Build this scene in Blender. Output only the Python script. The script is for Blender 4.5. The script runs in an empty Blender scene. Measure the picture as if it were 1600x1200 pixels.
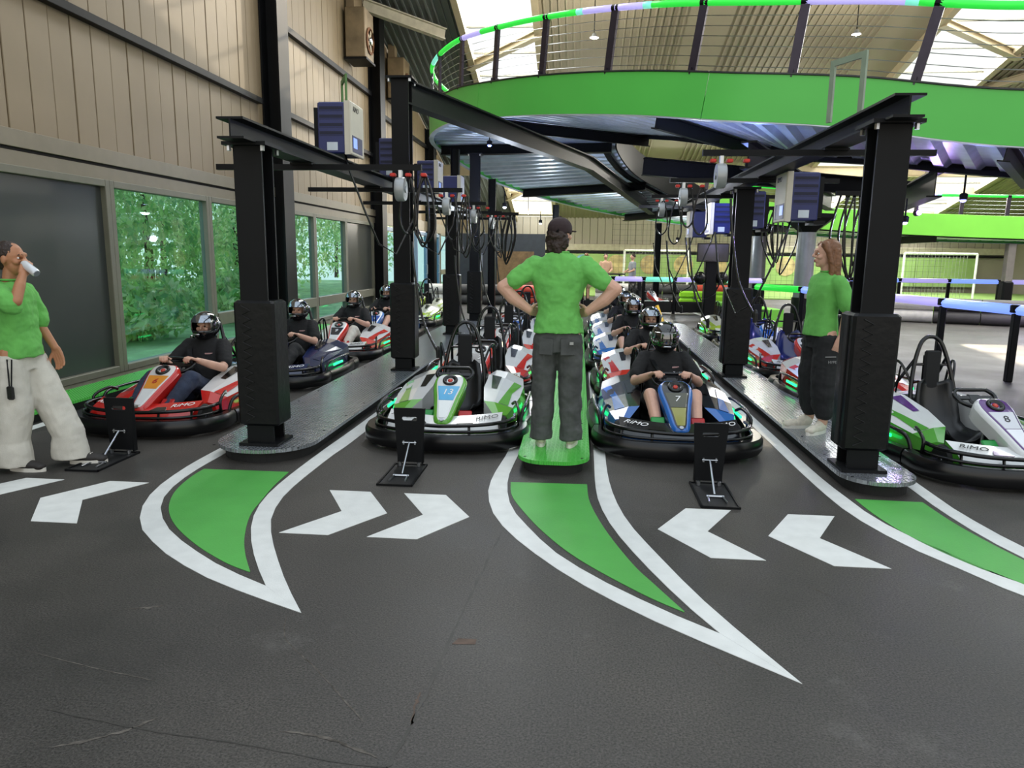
import bpy, math, random
from mathutils import Matrix, Vector, Euler

random.seed(7)
PI = math.pi
SC = bpy.context.scene
COL = SC.collection

# ------------------------------------------------------------------ camera
def make_camera():
    cd = bpy.data.cameras.new('camera')
    cam = bpy.data.objects.new('camera', cd)
    COL.objects.link(cam)
    R = Vector((0.99575012, 0.09120204, 0.01280147))
    U = Vector((-0.02842003, 0.17207932, 0.98467305))
    F = Vector((-0.08760132, 0.98085213, -0.17393997))
    m = Matrix(((R.x, U.x, -F.x, 0), (R.y, U.y, -F.y, 0), (R.z, U.z, -F.z, 1.65), (0, 0, 0, 1)))
    cam.matrix_world = m
    cd.sensor_width = 36.0
    cd.lens = 1140.0 / 1600.0 * 36.0
    cd.clip_start = 0.05
    cd.clip_end = 400
    SC.camera = cam
make_camera()

# ------------------------------------------------------------------ light
def make_light():
    w = bpy.data.worlds.new('sky'); SC.world = w
    w.use_nodes = True
    nt = w.node_tree; nt.nodes.clear()
    out = nt.nodes.new('ShaderNodeOutputWorld')
    bg = nt.nodes.new('ShaderNodeBackground'); bg.inputs[1].default_value = 1.0
    tc = nt.nodes.new('ShaderNodeTexCoord')
    sp = nt.nodes.new('ShaderNodeSeparateXYZ')
    cr = nt.nodes.new('ShaderNodeValToRGB')
    cr.color_ramp.elements[0].position = 0.0; cr.color_ramp.elements[0].color = (1.0, 0.93, 0.80, 1)
    cr.color_ramp.elements[1].position = 0.6; cr.color_ramp.elements[1].color = (0.80, 0.90, 1.0, 1)
    nt.links.new(tc.outputs['Generated'], sp.inputs[0])
    nt.links.new(sp.outputs[2], cr.inputs[0])
    nt.links.new(cr.outputs[0], bg.inputs[0])
    nt.links.new(bg.outputs[0], out.inputs[0])
    sd = bpy.data.lights.new('sun', 'SUN'); so = bpy.data.objects.new('sun', sd); COL.objects.link(so)
    sd.energy = .9; sd.angle = 0.012; sd.color = (1.0, 0.80, 0.55)
    az, el = math.radians(26.4), math.radians(20.7)      # low evening sun, ahead and to the right
    d = Vector((math.sin(az) * math.cos(el), math.cos(az) * math.cos(el), math.sin(el)))
    so.rotation_euler = d.to_track_quat('Z', 'Y').to_euler()
    # daylight entering by the three roof skylights
    for x0, x1 in ((-3.47, -1.37), (9.42, 12.15), (14.6, 17.3)):
        ld = bpy.data.lights.new('skylight_daylight', 'AREA'); lo = bpy.data.objects.new('skylight_daylight', ld); COL.objects.link(lo)
        ld.shape = 'RECTANGLE'; ld.size = x1 - x0 - .2; ld.size_y = 27.5; ld.energy = 1800 * (x1 - x0) / 2.1; ld.color = (1.0, .96, .90)
        lo.location = ((x0 + x1) / 2, 26.0, 13.2 - .24 * 26.0 + .35); lo.rotation_euler = (-math.atan(.24), 0, 0)
make_light()
vs = SC.view_settings
vs.view_transform = 'Standard'; vs.look = 'None'; vs.gamma = 1.0; vs.use_curve_mapping = False
vs.exposure = 0.45

# ------------------------------------------------------------------ materials
def lin(h):
    if not isinstance(h, str): return tuple(h)
    c = [int(h[i:i + 2], 16) / 255 for i in (0, 2, 4)]
    return tuple(x / 12.92 if x <= .04045 else ((x + .055) / 1.055) ** 2.4 for x in c)

MATS = {}
def mat(name, col='808080', rough=.5, metal=0.0, var=0.12, vscale=6.0, bump=0.0, bscale=60.0, emit=None, estr=0.0, spec=.5, coat=0.0, tread=None):
    if name in MATS: return MATS[name]
    m = bpy.data.materials.new(name); m.use_nodes = True
    nt = m.node_tree; b = nt.nodes['Principled BSDF']
    c = lin(col)
    tc = nt.nodes.new('ShaderNodeTexCoord')
    if var > 0:
        n = nt.nodes.new('ShaderNodeTexNoise'); n.inputs['Scale'].default_value = vscale; n.inputs['Detail'].default_value = 4
        nt.links.new(tc.outputs['Object'], n.inputs['Vector'])
        r = nt.nodes.new('ShaderNodeValToRGB')
        r.color_ramp.elements[0].position = .3; r.color_ramp.elements[1].position = .7
        r.color_ramp.elements[0].color = (*[x * (1 - var) for x in c], 1)
        r.color_ramp.elements[1].color = (*[min(1, x * (1 + var)) for x in c], 1)
        nt.links.new(n.outputs['Fac'], r.inputs['Fac'])
        nt.links.new(r.outputs['Color'], b.inputs['Base Color'])
    else:
        b.inputs['Base Color'].default_value = (*c, 1)
    b.inputs['Roughness'].default_value = rough
    b.inputs['Metallic'].default_value = metal
    b.inputs['Specular IOR Level'].default_value = spec
    b.inputs['Coat Weight'].default_value = coat
    if coat: b.inputs['Coat Roughness'].default_value = .08
    if emit is not None:
        b.inputs['Emission Color'].default_value = (*lin(emit), 1)
        b.inputs['Emission Strength'].default_value = estr
    if tread:
        mp = nt.nodes.new('ShaderNodeMapping'); mp.inputs['Rotation'].default_value = (0, 0, PI / 4)
        nt.links.new(tc.outputs['Object'], mp.inputs[0])
        w1 = nt.nodes.new('ShaderNodeTexBrick'); w1.inputs['Scale'].default_value = tread
        w1.inputs['Mortar Size'].default_value = .075; w1.inputs['Mortar Smooth'].default_value = .4
        w1.inputs['Brick Width'].default_value = .5; w1.inputs['Row Height'].default_value = .26
        nt.links.new(mp.outputs[0], w1.inputs['Vector'])
        bp = nt.nodes.new('ShaderNodeBump'); bp.inputs['Strength'].default_value = .8; bp.inputs['Distance'].default_value = .008; bp.invert = True
        nt.links.new(w1.outputs['Fac'], bp.inputs['Height'])
        mr = nt.nodes.new('ShaderNodeMapRange'); mr.inputs['To Min'].default_value = rough * .8; mr.inputs['To Max'].default_value = rough + .14
        nt.links.new(w1.outputs['Fac'], mr.inputs['Value']); nt.links.new(mr.outputs[0], b.inputs['Roughness'])
        nt.links.new(bp.outputs[0], b.inputs['Normal'])
    elif bump > 0:
        n2 = nt.nodes.new('ShaderNodeTexNoise'); n2.inputs['Scale'].default_value = bscale; n2.inputs['Detail'].default_value = 3
        nt.links.new(tc.outputs['Object'], n2.inputs['Vector'])
        bp = nt.nodes.new('ShaderNodeBump'); bp.inputs['Strength'].default_value = bump; bp.inputs['Distance'].default_value = .01
        nt.links.new(n2.outputs['Fac'], bp.inputs['Height'])
        nt.links.new(bp.outputs[0], b.inputs['Normal'])
    MATS[name] = m
    return m

def asphalt():
    m = bpy.data.materials.new('asphalt'); m.use_nodes = True
    nt = m.node_tree; b = nt.nodes['Principled BSDF']; L = nt.links.new
    tc = nt.nodes.new('ShaderNodeTexCoord')
    def noise(s, d, r=.55):
        n = nt.nodes.new('ShaderNodeTexNoise'); n.inputs['Scale'].default_value = s; n.inputs['Detail'].default_value = d; n.inputs['Roughness'].default_value = r
        L(tc.outputs['Object'], n.inputs['Vector']); return n
    def ramp(n, p0, c0, p1, c1, out='Fac'):
        r = nt.nodes.new('ShaderNodeValToRGB'); e = r.color_ramp.elements
        e[0].position = p0; e[0].color = (*c0, 1); e[1].position = p1; e[1].color = (*c1, 1)
        L(n.outputs[out], r.inputs['Fac']); return r
    big = ramp(noise(.55, 6, .65), .33, (.026, .025, .0235), .68, (.066, .060, .053))
    fine = ramp(noise(110, 3, .7), .30, (.22, .22, .22), .72, (2.1, 2.05, 2.0))
    mx = nt.nodes.new('ShaderNodeMix'); mx.data_type = 'RGBA'; mx.blend_type = 'MULTIPLY'; mx.inputs[0].default_value = 1
    L(big.outputs[0], mx.inputs[6]); L(fine.outputs[0], mx.inputs[7])
    # pale scuffs and the odd light stone chip
    vor = nt.nodes.new('ShaderNodeTexVoronoi'); vor.inputs['Scale'].default_value = 55; L(tc.outputs['Object'], vor.inputs['Vector'])
    chip = ramp(vor, .04, (1, 1, 1), .10, (0, 0, 0), 'Distance')
    sel = ramp(noise(9, 3), .58, (0, 0, 0), .70, (1, 1, 1))
    mm = nt.nodes.new('ShaderNodeMix'); mm.data_type = 'RGBA'; mm.blend_type = 'MULTIPLY'; mm.inputs[0].default_value = 1
    L(chip.outputs[0], mm.inputs[6]); L(sel.outputs[0], mm.inputs[7])
    scf = ramp(noise(1.3, 9, .78), .57, (0, 0, 0), .78, (.42, .42, .42))
    ad = nt.nodes.new('ShaderNodeMix'); ad.data_type = 'RGBA'; ad.blend_type = 'ADD'; ad.inputs[0].default_value = 1
    L(mm.outputs[2], ad.inputs[6]); L(scf.outputs[0], ad.inputs[7])
    m2 = nt.nodes.new('ShaderNodeMix'); m2.data_type = 'RGBA'
    L(ad.outputs[2], m2.inputs[0]); L(mx.outputs[2], m2.inputs[6]); m2.inputs[7].default_value = (.20, .19, .175, 1)
    L(m2.outputs[2], b.inputs['Base Color'])
    rr = ramp(noise(1.1, 4), .3, (.42, .42, .42), .7, (.62, .62, .62)); L(rr.outputs[0], b.inputs['Roughness'])
    bp = nt.nodes.new('ShaderNodeBump'); bp.inputs['Strength'].default_value = .55; bp.inputs['Distance'].default_value = .004
    L(noise(140, 3).outputs['Fac'], bp.inputs['Height']); L(bp.outputs[0], b.inputs['Normal'])
    b.inputs['Specular IOR Level'].default_value = .35
    MATS['asphalt'] = m; return m

def glassy(name, tint, mixf=.12, rough=.02):
    m = bpy.data.materials.new(name); m.use_nodes = True
    nt = m.node_tree; nt.nodes.clear()
    o = nt.nodes.new('ShaderNodeOutputMaterial'); t = nt.nodes.new('ShaderNodeBsdfTransparent'); g = nt.nodes.new('ShaderNodeBsdfGlossy')
    t.inputs[0].default_value = (*tint, 1); g.inputs['Roughness'].default_value = rough
    lw = nt.nodes.new('ShaderNodeLayerWeight'); lw.inputs[0].default_value = .5
    pw = nt.nodes.new('ShaderNodeMath'); pw.operation = 'POWER'; pw.inputs[1].default_value = 4.0; nt.links.new(lw.outputs['Facing'], pw.inputs[0])
    fr = nt.nodes.new('ShaderNodeMath'); fr.operation = 'MULTIPLY_ADD'; fr.inputs[1].default_value = mixf * 2; fr.inputs[2].default_value = mixf * .4; nt.links.new(pw.outputs[0], fr.inputs[0])
    mx = nt.nodes.new('ShaderNodeMixShader')
    nt.links.new(fr.outputs[0], mx.inputs[0]); nt.links.new(t.outputs[0], mx.inputs[1]); nt.links.new(g.outputs[0], mx.inputs[2]); nt.links.new(mx.outputs[0], o.inputs[0])
    MATS[name] = m; return m

asphalt()
glassy('window_glass', (.70, .92, .98), .14)
glassy('skylight_glass', (.96, .98, 1.0), .05)
glassy('visor_clear', (.55, .55, .55), .5)
WHITE = mat('paint_white', 'D9DAD6', .55, var=.06, vscale=9, bump=.15, bscale=120)
GREENP = mat('paint_green', '4DA445', .55, var=.07, vscale=4, bump=.15, bscale=120)
BLACKM = mat('black_steel', '121315', .45, .0, var=.15, vscale=3, spec=.15)
BLACKP = mat('black_plastic', '0E0E10', .28, var=.2, vscale=8)
RUBBER = mat('rubber', '111111', .75, var=.2)
TUBE = mat('black_tube', '0C0C0E', .22)
STEEL = mat('steel', 'B9BCC0', .28, 1.0, var=.08)
GALV = mat('galvanised', 'C2CAD4', .34, .35, var=.14, vscale=2.5)
TREAD = mat('tread_plate', 'A2A6AC', .18, .75, var=.10, tread=10.0)
GTREAD = mat('green_tread', '4CB843', .34, .0, var=.06, tread=10.0)
PAD = mat('padding_vinyl', '0B0C0E', .40, var=.2, vscale=5, bump=.35, bscale=14, spec=.25)
FASC = mat('fascia_green', '58C652', .38, var=.04, vscale=1.0)
FASCB = mat('fascia_lime', '82DC4A', .5, var=.04, vscale=1.0)
BEIGE = mat('cladding_beige', '83735A', .55, var=.06, vscale=1.5)
OLIVE = mat('frame_olive', '6E6C5C', .5, var=.06)
DARKP = mat('dark_panel', '3A3D3B', .30, var=.08, vscale=1.0)

# ------------------------------------------------------------------ mesh builder
class MB:
    def __init__(s): s.v = []; s.f = []; s.mi = []; s.M = Matrix.Identity(4); s.cur = 0
    def add(s, vs, fs):
        o = len(s.v)
        s.v += [tuple(s.M @ Vector(p)) for p in vs]
        s.f += [tuple(i + o for i in f) for f in fs]
        s.mi += [s.cur] * len(fs); return s
    def box(s, c, d, rot=None, bev=0.0):
        hx, hy, hz = d[0] / 2, d[1] / 2, d[2] / 2
        if bev <= 0:
            vs = [(x, y, z) for x in (-hx, hx) for y in (-hy, hy) for z in (-hz, hz)]
            fs = [(0, 1, 3, 2), (4, 6, 7, 5), (0, 4, 5, 1), (2, 3, 7, 6), (0, 2, 6, 4), (1, 5, 7, 3)]
        else:
            b = min(bev, hx * .9, hy * .9, hz * .9)
            def ring(x, y, z): return [(-x + b, -y, z), (x - b, -y, z), (x, -y + b, z), (x, y - b, z), (x - b, y, z), (-x + b, y, z), (-x, y - b, z), (-x, -y + b, z)]
            vs = ring(hx - b, hy - b, -hz) + ring(hx, hy, -hz + b) + ring(hx, hy, hz - b) + ring(hx - b, hy - b, hz)
            fs = [tuple(range(7, -1, -1)), tuple(range(24, 32))]
            for k in range(3):
                for i in range(8):
                    j = (i + 1) % 8; fs.append((k * 8 + i, k * 8 + j, k * 8 + 8 + j, k * 8 + 8 + i))
        if rot is not None:
            E = rot if isinstance(rot, Matrix) else Euler(rot).to_matrix()
            vs = [tuple(E @ Vector(p)) for p in vs]
        return s.add([(p[0] + c[0], p[1] + c[1], p[2] + c[2]) for p in vs], fs)
    def prism(s, poly, z0, z1, bev=0.0):
        n = len(poly); a = sum(poly[i][0] * poly[(i + 1) % n][1] - poly[(i + 1) % n][0] * poly[i][1] for i in range(n))
        if a < 0: poly = poly[::-1]
        vs = [(x, y, z0) for x, y in poly] + [(x, y, z1) for x, y in poly]
        fs = [tuple(range(n - 1, -1, -1)), tuple(range(n, 2 * n))] + [(i, (i + 1) % n, n + (i + 1) % n, n + i) for i in range(n)]
        return s.add(vs, fs)
    def loft(s, rings, cap=True, closed=True, loop=False):
        n = len(rings[0]); vs = [p for r in rings for p in r]; fs = []
        K = len(rings)
        for k in range(K if loop else K - 1):
            k2 = (k + 1) % K
            for i in range(n if closed else n - 1):
                j = (i + 1) % n
                fs.append((k * n + i, k * n + j, k2 * n + j, k2 * n + i))
        if cap and not loop and closed:
            fs.append(tuple(range(n - 1, -1, -1))); fs.append(tuple((K - 1) * n + i for i in range(n)))
        return s.add(vs, fs)
    def tube(s, pts, r, seg=8, loop=False, cap=True):
        pts = [Vector(p) for p in pts]; n = len(pts); rings = []
        rr = r if isinstance(r, (list, tuple)) else [r] * n
        up = None
        for i, p in enumerate(pts):
            a = pts[i - 1] if (i > 0 or loop) else p; b = pts[(i + 1) % n] if (i < n - 1 or loop) else p
            t = (b - a)
            if t.length < 1e-9: t = Vector((0, 0, 1))
            t.normalize()
            if up is None: up = Vector((0, 0, 1)) if abs(t.z) < .9 else Vector((1, 0, 0))
            x = up - t * up.dot(t)
            if x.length < 1e-6: x = Vector((1, 0, 0)) - t * t.x
            x.normalize(); up = x; y = t.cross(x)
            rings.append([tuple(p + (x * math.cos(2 * PI * k / seg) + y * math.sin(2 * PI * k / seg)) * rr[i]) for k in range(seg)])
        return s.loft(rings, cap=cap, loop=loop)
    def sweep(s, pts, prof, loop=False):
        """profile (side, up) carried along a path, up stays world up"""
        pts = [Vector(p) for p in pts]; n = len(pts); rings = []
        for i, p in enumerate(pts):
            a = pts[i - 1] if (i > 0 or loop) else p; b = pts[(i + 1) % n] if (i < n - 1 or loop) else p
            t = (b - a); t.z = 0; t.normalize(); sd = Vector((t.y, -t.x, 0))
            rings.append([tuple(p + sd * u + Vector((0, 0, v))) for u, v in prof])
        return s.loft(rings, loop=loop)
    def lathe(s, prof, seg=20, axis='z', c=(0, 0, 0)):
        rings = []
        for r, h in prof:
            ring = []
            for k in range(seg):
                a = 2 * PI * k / seg; x, y = r * math.cos(a), r * math.sin(a)
                q = (x, y, h) if axis == 'z' else ((h, x, y) if axis == 'x' else (y, h, x))
                ring.append((q[0] + c[0], q[1] + c[1], q[2] + c[2]))
            rings.append(ring)
        return s.loft(rings)
    def ell(s, c, r, rot=None, nu=16, nv=10):
        E = Euler(rot).to_matrix() if rot else Matrix.Identity(3)
        vs = []; fs = []
        for j in range(1, nv):
            ph = PI * j / nv
            for i in range(nu):
                a = 2 * PI * i / nu
                p = E @ Vector((r[0] * math.sin(ph) * math.cos(a), r[1] * math.sin(ph) * math.sin(a), r[2] * math.cos(ph)))
                vs.append((p.x + c[0], p.y + c[1], p.z + c[2]))
        t = E @ Vector((0, 0, r[2])); vs.append((t.x + c[0], t.y + c[1], t.z + c[2])); vs.append((c[0] - t.x, c[1] - t.y, c[2] - t.z))
        T, B = len(vs) - 2, len(vs) - 1
        for j in range(nv - 2):
            for i in range(nu):
                k = (i + 1) % nu; fs.append((j * nu + i, (j + 1) * nu + i, (j + 1) * nu + k, j * nu + k))
        for i in range(nu):
            k = (i + 1) % nu; fs.append((T, i, k)); fs.append((B, (nv - 2) * nu + k, (nv - 2) * nu + i))
        return s.add(vs, fs)
    def ibeam(s, p0, p1, h=.2, w=.12, tf=.014, tw=.01, up=(0, 0, 1)):
        p0, p1 = Vector(p0), Vector(p1); t = (p1 - p0).normalized(); u = Vector(up); u = (u - t * u.dot(t)).normalized(); sd = t.cross(u)
        P = [(-w/2, -h/2), (w/2, -h/2), (w/2, -h/2 + tf), (tw/2, -h/2 + tf), (tw/2, h/2 - tf), (w/2, h/2 - tf), (w/2, h/2), (-w/2, h/2), (-w/2, h/2 - tf), (-tw/2, h/2 - tf), (-tw/2, -h/2 + tf), (-w/2, -h/2 + tf)]
        R = [[tuple(q + sd * a + u * b) for a, b in P] for q in (p0, p1)]
        n = 12; vs = R[0] + R[1]; fs = [(i, (i + 1) % n, n + (i + 1) % n, n + i) for i in range(n)]
        for o in (0, n):
            fs += [(o, o + 1, o + 2, o + 3, o + 10, o + 11), (o + 3, o + 4, o + 9, o + 10), (o + 4, o + 5, o + 6, o + 7, o + 8, o + 9)]
        return s.add(vs, fs)
    def mesh(s, name, mats, smooth=False, angle=None):
        me = bpy.data.meshes.new(name); me.from_pydata(s.v, [], s.f)
        for m in (mats if isinstance(mats, (list, tuple)) else [mats]): me.materials.append(m)
        if any(s.mi): me.polygons.foreach_set('material_index', s.mi)
        me.update()
        if smooth or angle:
            me.polygons.foreach_set('use_smooth', [True] * len(me.polygons))
            if angle: me.set_sharp_from_angle(angle=math.radians(angle))
        return me
    def build(s, name, mats, parent=None, smooth=False, angle=None, loc=None, rotz=0.0):
        return link(name, s.mesh(name, mats, smooth, angle), parent, loc, rotz)

def link(name, data, parent=None, loc=None, rotz=0.0):
    o = bpy.data.objects.new(name, data); COL.objects.link(o)
    if parent is not None: o.parent = parent
    if loc is not None: o.location = loc
    if rotz: o.rotation_euler = (0, 0, rotz)
    return o

def tag(o, label=None, cat=None, group=None, kind=None):
    if label: o['label'] = label
    if cat: o['category'] = cat
    if group: o['group'] = group
    if kind: o['kind'] = kind
    return o
def struct(o): o['kind'] = 'structure'; return o
def thing(name, label, cat, loc=(0, 0, 0), rotz=0.0, group=None):
    o = bpy.data.objects.new(name, None); COL.objects.link(o); o.empty_display_size = .2
    o.location = loc; o.rotation_euler = (0, 0, rotz)
    return tag(o, label, cat, group)

def catmull(P, sub=8, loop=False):
    P = [Vector(p) for p in P]; n = len(P); out = []
    for i in range(n if loop else n - 1):
        if loop: a, b, c, d = P[(i - 1) % n], P[i], P[(i + 1) % n], P[(i + 2) % n]
        else: a, b, c, d = P[max(i - 1, 0)], P[i], P[i + 1], P[min(i + 2, n - 1)]
        for k in range(sub):
            t = k / sub
            out.append(.5 * ((2 * b) + (c - a) * t + (2 * a - 5 * b + 4 * c - d) * t * t + (3 * b - a - 3 * c + d) * t ** 3))
    if not loop: out.append(P[-1])
    return out

_txt = {}
def text_mesh(txt, size, m, shear=0.0, extrude=.001, bold=0.0):
    key = (txt, size, m.name, shear)
    if key in _txt: return _txt[key]
    cu = bpy.data.curves.new('lettering', 'FONT'); cu.body = txt; cu.size = size; cu.extrude = extrude; cu.shear = shear; cu.align_x = 'CENTER'; cu.align_y = 'CENTER'; cu.resolution_u = 3; cu.offset = bold
    o = bpy.data.objects.new('lettering', cu); COL.objects.link(o)
    dg = bpy.context.evaluated_depsgraph_get(); dg.update()
    me = bpy.data.meshes.new_from_object(o.evaluated_get(dg))
    COL.objects.unlink(o); bpy.data.objects.remove(o); bpy.data.curves.remove(cu)
    me.materials.clear(); me.materials.append(m)
    _txt[key] = me; return me
# ------------------------------------------------------------------ floor and its painted markings
XW = -5.9          # left wall plane
YF = 40.0          # far wall
def roof_z(y): return 13.2 - .24 * y

mb = MB(); mb.box((8.05, 17, -.05), (28.1, 46.2, .1))
floor = struct(mb.build('floor', MATS['asphalt']))
mb = MB(); mb.box((-26, 17, -.16), (39.6, 60, .1))
yard = struct(mb.build('ground_outside', mat('grass_yard', '9AAF78', .9, var=.3, vscale=2)))

def strip(outer, inner, name, m, label, cat='floor marking', z=.003, group=None):
    o = catmull([(x, y, z) for x, y in outer], 6); i = catmull([(x, y, z) for x, y in inner], 6)
    n = 60
    def res(P):
        L = [0]
        for a, b in zip(P, P[1:]): L.append(L[-1] + (b - a).length)
        out = []; j = 0
        for k in range(n + 1):
            t = L[-1] * k / n
            while j < len(L) - 2 and L[j + 1] < t: j += 1
            f = (t - L[j]) / max(1e-9, L[j + 1] - L[j]); out.append(P[j].lerp(P[j + 1], f))
        return out
    o, i = res(o), res(i)
    mb = MB(); lo = [tuple(p) for p in o]; li = [tuple(p) for p in i]
    vs = lo + li; vb = [(x, y, .0004) for x, y, _ in vs]; N = len(vs); K = n + 1
    fs = [(k, k + 1, K + k + 1, K + k) for k in range(n)]
    fs += [(k, N + k, N + k + 1, k + 1) for k in range(n)] + [(K + k + 1, N + K + k + 1, N + K + k, K + k) for k in range(n)]
    mb.add(vs + vb, fs)
    return tag(mb.build(name, m), label, cat, group)
def flat(poly, name, m, label, cat='floor marking', group=None, z=.003):
    mb = MB(); mb.prism(poly, .0004, z); return tag(mb.build(name, m), label, cat, group)

def fin(right, left):
    f = lambda P: [(p.x, p.y) for p in catmull([(x, y, 0) for x, y in P], 6)]
    return f(right) + f(left)
LG = fin([(-2.16, 5.18), (-2.135, 4.85), (-2.10, 4.6), (-2.04, 4.26), (-1.92, 3.92), (-1.80, 3.67), (-1.67, 3.45)], [(-1.675, 3.447), (-1.86, 3.55), (-2.14, 3.765), (-2.42, 4.04), (-2.62, 4.32), (-2.755, 4.63), (-2.82, 4.95), (-2.83, 5.17)])
flat(LG, 'green_floor_marking', GREENP, 'green painted fin on the floor in front of the left grey walkway')
strip([(-2.93, 16), (-2.99, 9), (-3.0, 5.64), (-2.99, 5.2), (-2.93, 4.72), (-2.81, 4.34), (-2.63, 4.02), (-2.46, 3.83), (-2.22, 3.61), (-1.88, 3.37), (-1.56, 3.2), (-1.24, 3.05)],
      [(-2.83, 16), (-2.88, 9), (-2.88, 5.6), (-2.88, 5.22), (-2.84, 4.8), (-2.75, 4.47), (-2.60, 4.2), (-2.39, 3.94), (-2.12, 3.7), (-1.83, 3.48), (-1.62, 3.36), (-1.52, 3.30)],
      'white_lane_line', WHITE, 'long curved white line bounding the left side of the left green fin')
strip([(-1.24, 3.0495), (-1.43, 3.34), (-1.61, 3.65), (-1.76, 3.93), (-1.88, 4.2), (-1.95, 4.47), (-1.99, 4.82), (-1.99, 5.6), (-1.95, 7.27), (-1.92, 16)],
      [(-1.52, 3.30), (-1.65, 3.5), (-1.79, 3.74), (-1.92, 4.0), (-2.02, 4.27), (-2.09, 4.59), (-2.12, 5.02), (-2.12, 5.77), (-2.09, 7.7), (-2.05, 16)],
      'white_lane_line', WHITE, 'white line curving from the left fin tip up beside the left grey walkway', z=.0034)
CG = fin([(.10, 5.17), (.115, 4.78), (.20, 4.29), (.33, 3.80), (.43, 3.54), (.54, 3.27)], [(.535, 3.267), (.35, 3.44), (.04, 3.82), (-.18, 4.21), (-.35, 4.62), (-.43, 4.88), (-.46, 5.15)])
flat(CG, 'green_floor_marking', GREENP, 'green painted fin on the floor in front of the green walkway')
strip([(-.53, 16), (-.53, 8), (-.56, 6.08), (-.60, 5.44), (-.605, 4.99), (-.55, 4.63), (-.46, 4.34), (-.3, 4.02), (-.04, 3.63), (.21, 3.34), (.46, 3.1), (.92, 2.72)],
      [(-.44, 16), (-.44, 8), (-.465, 6.02), (-.49, 5.37), (-.465, 4.95), (-.40, 4.6), (-.28, 4.29), (-.08, 3.88), (.19, 3.53), (.45, 3.27), (.58, 3.15), (.67, 3.08)],
      'white_lane_line', WHITE, 'white line curving round the left side of the middle green fin')
strip([(.92, 2.7195), (.77, 3.08), (.63, 3.45), (.49, 3.91), (.36, 4.39), (.29, 4.87), (.26, 5.47), (.265, 6.46), (.29, 9.5), (.30, 17)],
      [(.67, 3.08), (.60, 3.24), (.53, 3.41), (.38, 3.85), (.25, 4.32), (.18, 4.76), (.16, 5.21), (.165, 6.22), (.17, 9.47), (.18, 17)],
      'white_lane_line', WHITE, 'white line curving round the right side of the middle green fin', z=.0034)
flat(fin([(2.41, 5.07), (2.42, 4.76), (2.45, 4.49), (2.53, 4.1), (2.68, 3.7), (2.8, 3.4)], [(2.78, 3.36), (2.58, 3.5), (2.36, 3.76), (2.2, 3.99), (2.06, 4.33), (1.98, 4.73), (1.96, 5.08)]), 'green_floor_marking', GREENP, 'green painted fin on the floor in front of the right grey walkway')
strip([(1.76, 17), (1.76, 8.08), (1.765, 6.67), (1.775, 5.59), (1.80, 4.93), (1.85, 4.6), (1.96, 4.23), (2.11, 3.93), (2.25, 3.65), (2.5, 3.32), (2.8, 3.03), (3.25, 2.68)],
      [(1.87, 17), (1.87, 8.65), (1.875, 6.81), (1.885, 5.6), (1.92, 5.04), (1.95, 4.72), (2.04, 4.4), (2.18, 4.1), (2.34, 3.77), (2.58, 3.45), (2.8, 3.2), (3.0, 3.02)],
      'white_lane_line', WHITE, 'white line curving past the left side of the right green fin')
strip([(2.62, 17), (2.6, 8), (2.57, 5.44), (2.56, 5.03), (2.59, 4.61), (2.65, 4.25), (2.8, 3.72), (3.0, 3.2), (3.25, 2.6805)],
      [(2.5, 17), (2.48, 8), (2.46, 5.41), (2.455, 4.95), (2.48, 4.5), (2.54, 4.15), (2.66, 3.75), (2.8, 3.42), (3.0, 3.02)],
      'white_lane_line', WHITE, 'white line at the right frame edge beside the right green fin', z=.0034)
strip([(-5.02, 15), (-5.02, 9), (-5.0, 6.2), (-4.93, 5.5), (-4.75, 4.7), (-4.5, 4.1), (-4.1, 3.5)],
      [(-5.13, 15), (-5.13, 9), (-5.11, 6.2), (-5.04, 5.5), (-4.86, 4.65), (-4.6, 4.0), (-4.2, 3.4)],
      'white_lane_line', WHITE, 'white line along the green wall-side walkway by the dark panel')
strip([(3.1, 27), (3.41, 23.25), (3.55, 20.03), (3.72, 17.61), (3.8, 15.5)], [(3.24, 27), (3.53, 23.25), (3.67, 20.03), (3.84, 17.61), (3.92, 15.5)], 'white_lane_line', WHITE, 'thin white track line running to the far green barrier block')
CHR = [(-.275, -.405), (.025, -.405), (.275, 0), (.05, .405), (-.245, .405), (-.025, 0)]
def chevron(cx, cy, left, label):
    flat([((-x if left else x) + cx, y + cy) for x, y in CHR], 'chevron_marking', WHITE, label, group='white chevrons painted on the floor')
chevron(-1.465, 4.395, False, 'white chevron pointing right, nearest the left green fin')
chevron(-.93, 4.395, False, 'white chevron pointing right, nearest the middle green fin')
chevron(.80, 4.33, True, 'white chevron pointing left, nearest the middle green fin')
chevron(1.455, 4.30, True, 'white chevron pointing left, nearest the right green fin')
chevron(-3.29, 4.39, True, 'white chevron pointing left, nearest the left white line')
chevron(-3.93, 4.38, True, 'white chevron at the left frame edge below the pale trousers')
chevron(3.05, 4.26, True, 'white chevron barely entering at the right frame edge')

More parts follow.
